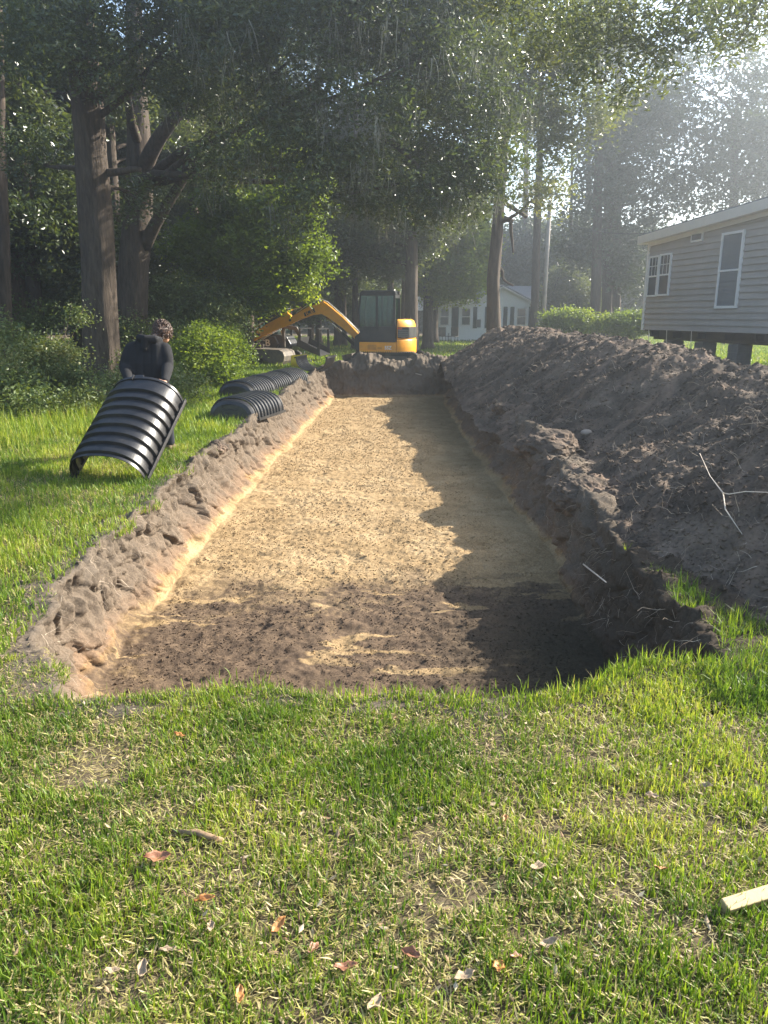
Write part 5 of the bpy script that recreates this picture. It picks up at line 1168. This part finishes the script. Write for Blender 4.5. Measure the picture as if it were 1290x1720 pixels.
# ------------------------------------------------------------------ utility pole, cable, dish
up_ = thing('utility_pole', 'thin grey wooden utility pole right of the slanting trunk', 'pole', (*at(911, 560, 36).xy, 0))
mb = MB(); mb.tube([(0, 0, 0), (.02, 0, 3.5), (.05, 0, 7.2)], [.11, .095, .08], 12); mb.build('post', M['pole'], up_, True)
a = at(912, 352, 36); b = HR.matrix_world @ Vector((0, 0, 0)); b = Vector((7.72, 23.0, 3.95))
mb = MB(); mb.tube([a.lerp(b, k / 14) - Vector((0, 0, 4 * .35 * (k / 14) * (1 - k / 14))) for k in range(15)], .012, 5); o = mb.build('power_cable', M['hose'], None, True); tag(o, 'thin sagging cable from the utility pole to the raised house', 'cable')
ds = thing('satellite_dish', 'small white satellite dish among the trunks right of the excavator', 'satellite dish', (*at(704, 560, 42).xy, 0), R(20))
zc_ = at(704, 510, 42).z; mb = MB(); vs = []; fs = []; n_ = 18
for l, (r_, d_) in enumerate(((.02, 0), (.18, .02), (.30, .06), (.38, .11))):
    for k in range(n_): vs.append(Vector((r_ * math.cos(6.283 * k / n_), -d_, zc_ + r_ * math.sin(6.283 * k / n_))))
for l in range(3):
    for k in range(n_): fs.append([l * n_ + k, l * n_ + (k + 1) % n_, (l + 1) * n_ + (k + 1) % n_, (l + 1) * n_ + k])
mb.add(vs, fs); d_o = mb.build('reflector', M['white_trim'], ds, True); sm = d_o.modifiers.new('t', 'SOLIDIFY'); sm.thickness = .015
mb = MB(); mb.tube([(0, .04, 0), (0, .04, zc_)], .03, 8); mb.tube([(0, 0, zc_ - .3), (0, -.45, zc_ - .1)], .012, 6); mb.build('mast', M['dark_steel'], ds, True)

# ------------------------------------------------------------------ sticks, stake, fallen leaves
M['leafbrown'] = simple('brown_wood', (.22, .15, .09), .9, .2, var=.4, scale=40)
def stick(name, label, pts, rad, mat, cat='stick'):
    base = Vector(pts[0]); t = MB(); t.tube([Vector(p) for p in pts], rad, 8); o = t.build(name, M[mat], None, True); return tag(o, label, cat)
def pz(px, py, lift=.02):
    """point on the heap surface seen at a photo position"""
    best = None
    for Y in np.arange(3.6, 24, .05):
        p = at(px, py, Y)
        if p.x > 1.5 and p.z <= pile_z(p.x, p.y): best = p; break
    return (best or gd(px, py)) + Vector((0, 0, lift))
mb = MB(); mb.tube([pz(1173, 785, .12), pz(1190, 822, .10), pz(1212, 850, .09)], [.002, .003, .0045], 7); mb.tube([pz(1212, 850, .09), pz(1216, 875, .08), pz(1245, 910, .05)], [.0045, .004, .002], 7); mb.tube([pz(1212, 850, .09), pz(1222, 852, .09), pz(1250, 848, .09), pz(1292, 850, .09)], [.004, .0035, .003, .002], 7)
o = mb.build('branch', M['twig'], None, True); tag(o, 'pale forked bare twig lying on the dark soil ridge', 'branch')
stick('stick', 'thin pale stick poking out of the shaded right trench wall', [gd(980, 948, -.15), gd(1018, 978, -.05)], [.006, .004], 'twig')
stick('stick', 'thin bent root on the far soil bank before the excavator', [Vector((.9, 21.9, .05)), Vector((1.3, 21.75, -.05)), Vector((1.75, 21.8, -.08))], [.012, .010, .006], 'twig')
a = gd(290, 1404); b = gd(374, 1420)
stick('stick', 'short thick brown stick lying in the foreground grass', [a + Vector((0, 0, .018)), a.lerp(b, .5) + Vector((0, .006, .024)), b + Vector((0, 0, .016))], [.006, .011, .010], 'leafbrown')
a = gd(1213, 1538); b = gd(1400, 1480); d = (b - a)
t = MB(); L_ = d.length; Mx = Matrix.Translation(a + Vector((0, 0, .026))) @ Vector((1, 0, 0)).rotation_difference(d).to_matrix().to_4x4() @ Matrix.Rotation(R(20), 4, 'X')
t.box(0, L_, -.019, .019, -.019, .019, Mx); o = t.build('wooden_stake', M['stake'], None, bevel=.003); tag(o, 'pale square wooden stake lying in the grass at the right edge', 'stake')
# rounded stone/mushroom-like clod on the heap
p = pz(985, 728, .0); mb = MB(); mb.ball((p.x, p.y, p.z + .01), .06, 1.2, 1, .7, 14, 9); o = mb.build('stone', M['root'], None, True); tag(o, 'rounded pale stone resting on the soil ridge', 'stone')

M['leaf_orange'] = simple('orange_leaf', (.42, .19, .06), .5, .4, var=.25, scale=30); M['leaf_red'] = simple('red_leaf', (.25, .115, .06), .5, .4, var=.2, scale=30); M['leaf_tan'] = simple('tan_leaf', (.38, .28, .18), .7, .2, var=.2, scale=30)
def fallen(px, py, L, W, rz, mat, label, curl=.33):
    c = gd(px, py); n1, n2 = 9, 4; Vv = np.zeros((n1, 2 * n2 + 1, 3))
    for i in range(n1):
        t_ = i / (n1 - 1); hw = W / 2 * math.sin(math.pi * min(t_ * .96 + .02, 1)) ** .8
        for j in range(-n2, n2 + 1):
            s_ = j / n2; Vv[i, j + n2] = ((t_ - .5) * L * 1.15, s_ * hw * 1.1 * (1 + .18 * math.sin(t_ * 17 + px)), abs(s_) ** 1.4 * hw * curl * (2.4 + 1.2 * math.sin(px + t_ * 6)) + curl * L * (t_ - .5) ** 2 * 1.8 + .0025 * math.sin(t_ * 14 + s_ * 4 + py))
    me = grid_mesh('fallen_leaf', Vv, [M[mat]]); o = obj('fallen_leaf', me); o.location = (c.x, c.y, .03); o.rotation_euler = (random.uniform(-.3, .3), random.uniform(-.25, .25), R(rz))
    s = o.modifiers.new('t', 'SOLIDIFY'); s.thickness = .0006; return tag(o, label, 'leaf', 'fallen leaves on the lawn')
LV = [(345, 1527, .055, .024, 5, 'leaf_orange', 'orange curled leaf near the left of the lawn, below the brown stick'), (468, 1570, .05, .022, 55, 'leaf_orange', 'orange leaf tilted upright left of the lawn centre'), (526, 1610, .04, .02, 60, 'leaf_red', 'small reddish leaf right of the upright orange one'), (580, 1642, .055, .026, 10, 'leaf_red', 'red-brown curled leaf near the bottom, left of centre'), (690, 1618, .045, .025, -20, 'leaf_red', 'faded pinkish-brown leaf near the bottom centre'), (837, 1642, .05, .028, 80, 'leaf_orange', 'rusty leaf standing on edge near the bottom, right of centre'), (865, 1624, .03, .018, 15, 'leaf_red', 'tiny rust leaf beside the one on edge'), (848, 1388, .028, .018, 80, 'leaf_orange', 'small orange leaf right of centre in the lawn'), (302, 1247, .045, .02, -20, 'leaf_orange', 'orange leaf in the grass close behind the bare patch, left'), (265, 1455, .07, .035, 15, 'leaf_red', 'larger brown crumpled leaf below the brown stick, to its left'), (1108, 1473, .04, .012, 5, 'leaf_orange', 'narrow orange leaf left of the pale stake'), (403, 1690, .05, .02, 100, 'leaf_orange', 'orange leaf at the bottom edge, left of centre'),
      (390, 1340, .032, .022, -30, 'leaf_tan', 'pale tan leaf above and right of the brown stick'), (902, 1472, .05, .025, 20, 'leaf_tan', 'pale leaf lying flat right of the lawn centre'), (1093, 1350, .04, .022, -8, 'leaf_tan', 'pale leaf in the bright green grass at right'), (243, 1645, .05, .025, 100, 'leaf_tan', 'tan leaf near the bottom left'), (190, 1648, .035, .02, 10, 'leaf_tan', 'small tan leaf left of the other pale one near the bottom left'), (283, 1612, .04, .016, 10, 'leaf_tan', 'narrow tan leaf near the bottom left, above the two pale ones'), (355, 1573, .035, .018, 95, 'leaf_tan', 'pale leaf just below the orange curled leaf'), (920, 1600, .05, .02, 15, 'leaf_tan', 'tan leaf in the grass right of the tiny rust leaf'), (780, 1658, .05, .028, 20, 'leaf_tan', 'broad tan leaf at the bottom, left of the leaf on edge'), (630, 1705, .055, .028, 60, 'leaf_tan', 'tan leaf at the very bottom centre'), (1185, 1333, .04, .02, -20, 'leaf_tan', 'pale leaf in tall green grass near the right edge')]
for l in LV: fallen(*l)
n = 1500; c = np.stack([rs.uniform(-2, 2.2, n), rs.uniform(1.0, 3.3, n), rs.uniform(.008, .03, n)], -1); k = notrench(c[:, 0], c[:, 1])
o = obj('leaf_litter', leaf_mesh('leaf_litter', c[k], .026, .45, M['litter'], 2.5, 0.0)); tag(o, 'scraps of dry leaves lying between the grass blades', 'leaf litter', kind='stuff')

# ------------------------------------------------------------------ haze
m, nt, out = nmat('haze_air'); v = nt.nodes.new('ShaderNodeVolumePrincipled'); v.inputs['Color'].default_value = (.84, .93, 1, 1); v.inputs['Density'].default_value = .0036; v.inputs['Anisotropy'].default_value = .72
nt.links.new(v.outputs[0], out.inputs['Volume'])
mb = MB(); mb.box(-410, 410, -310, 710, -1.0, 26); o = mb.build('haze', m); tag(o, 'thin pale morning haze in the air', 'haze', kind='stuff')
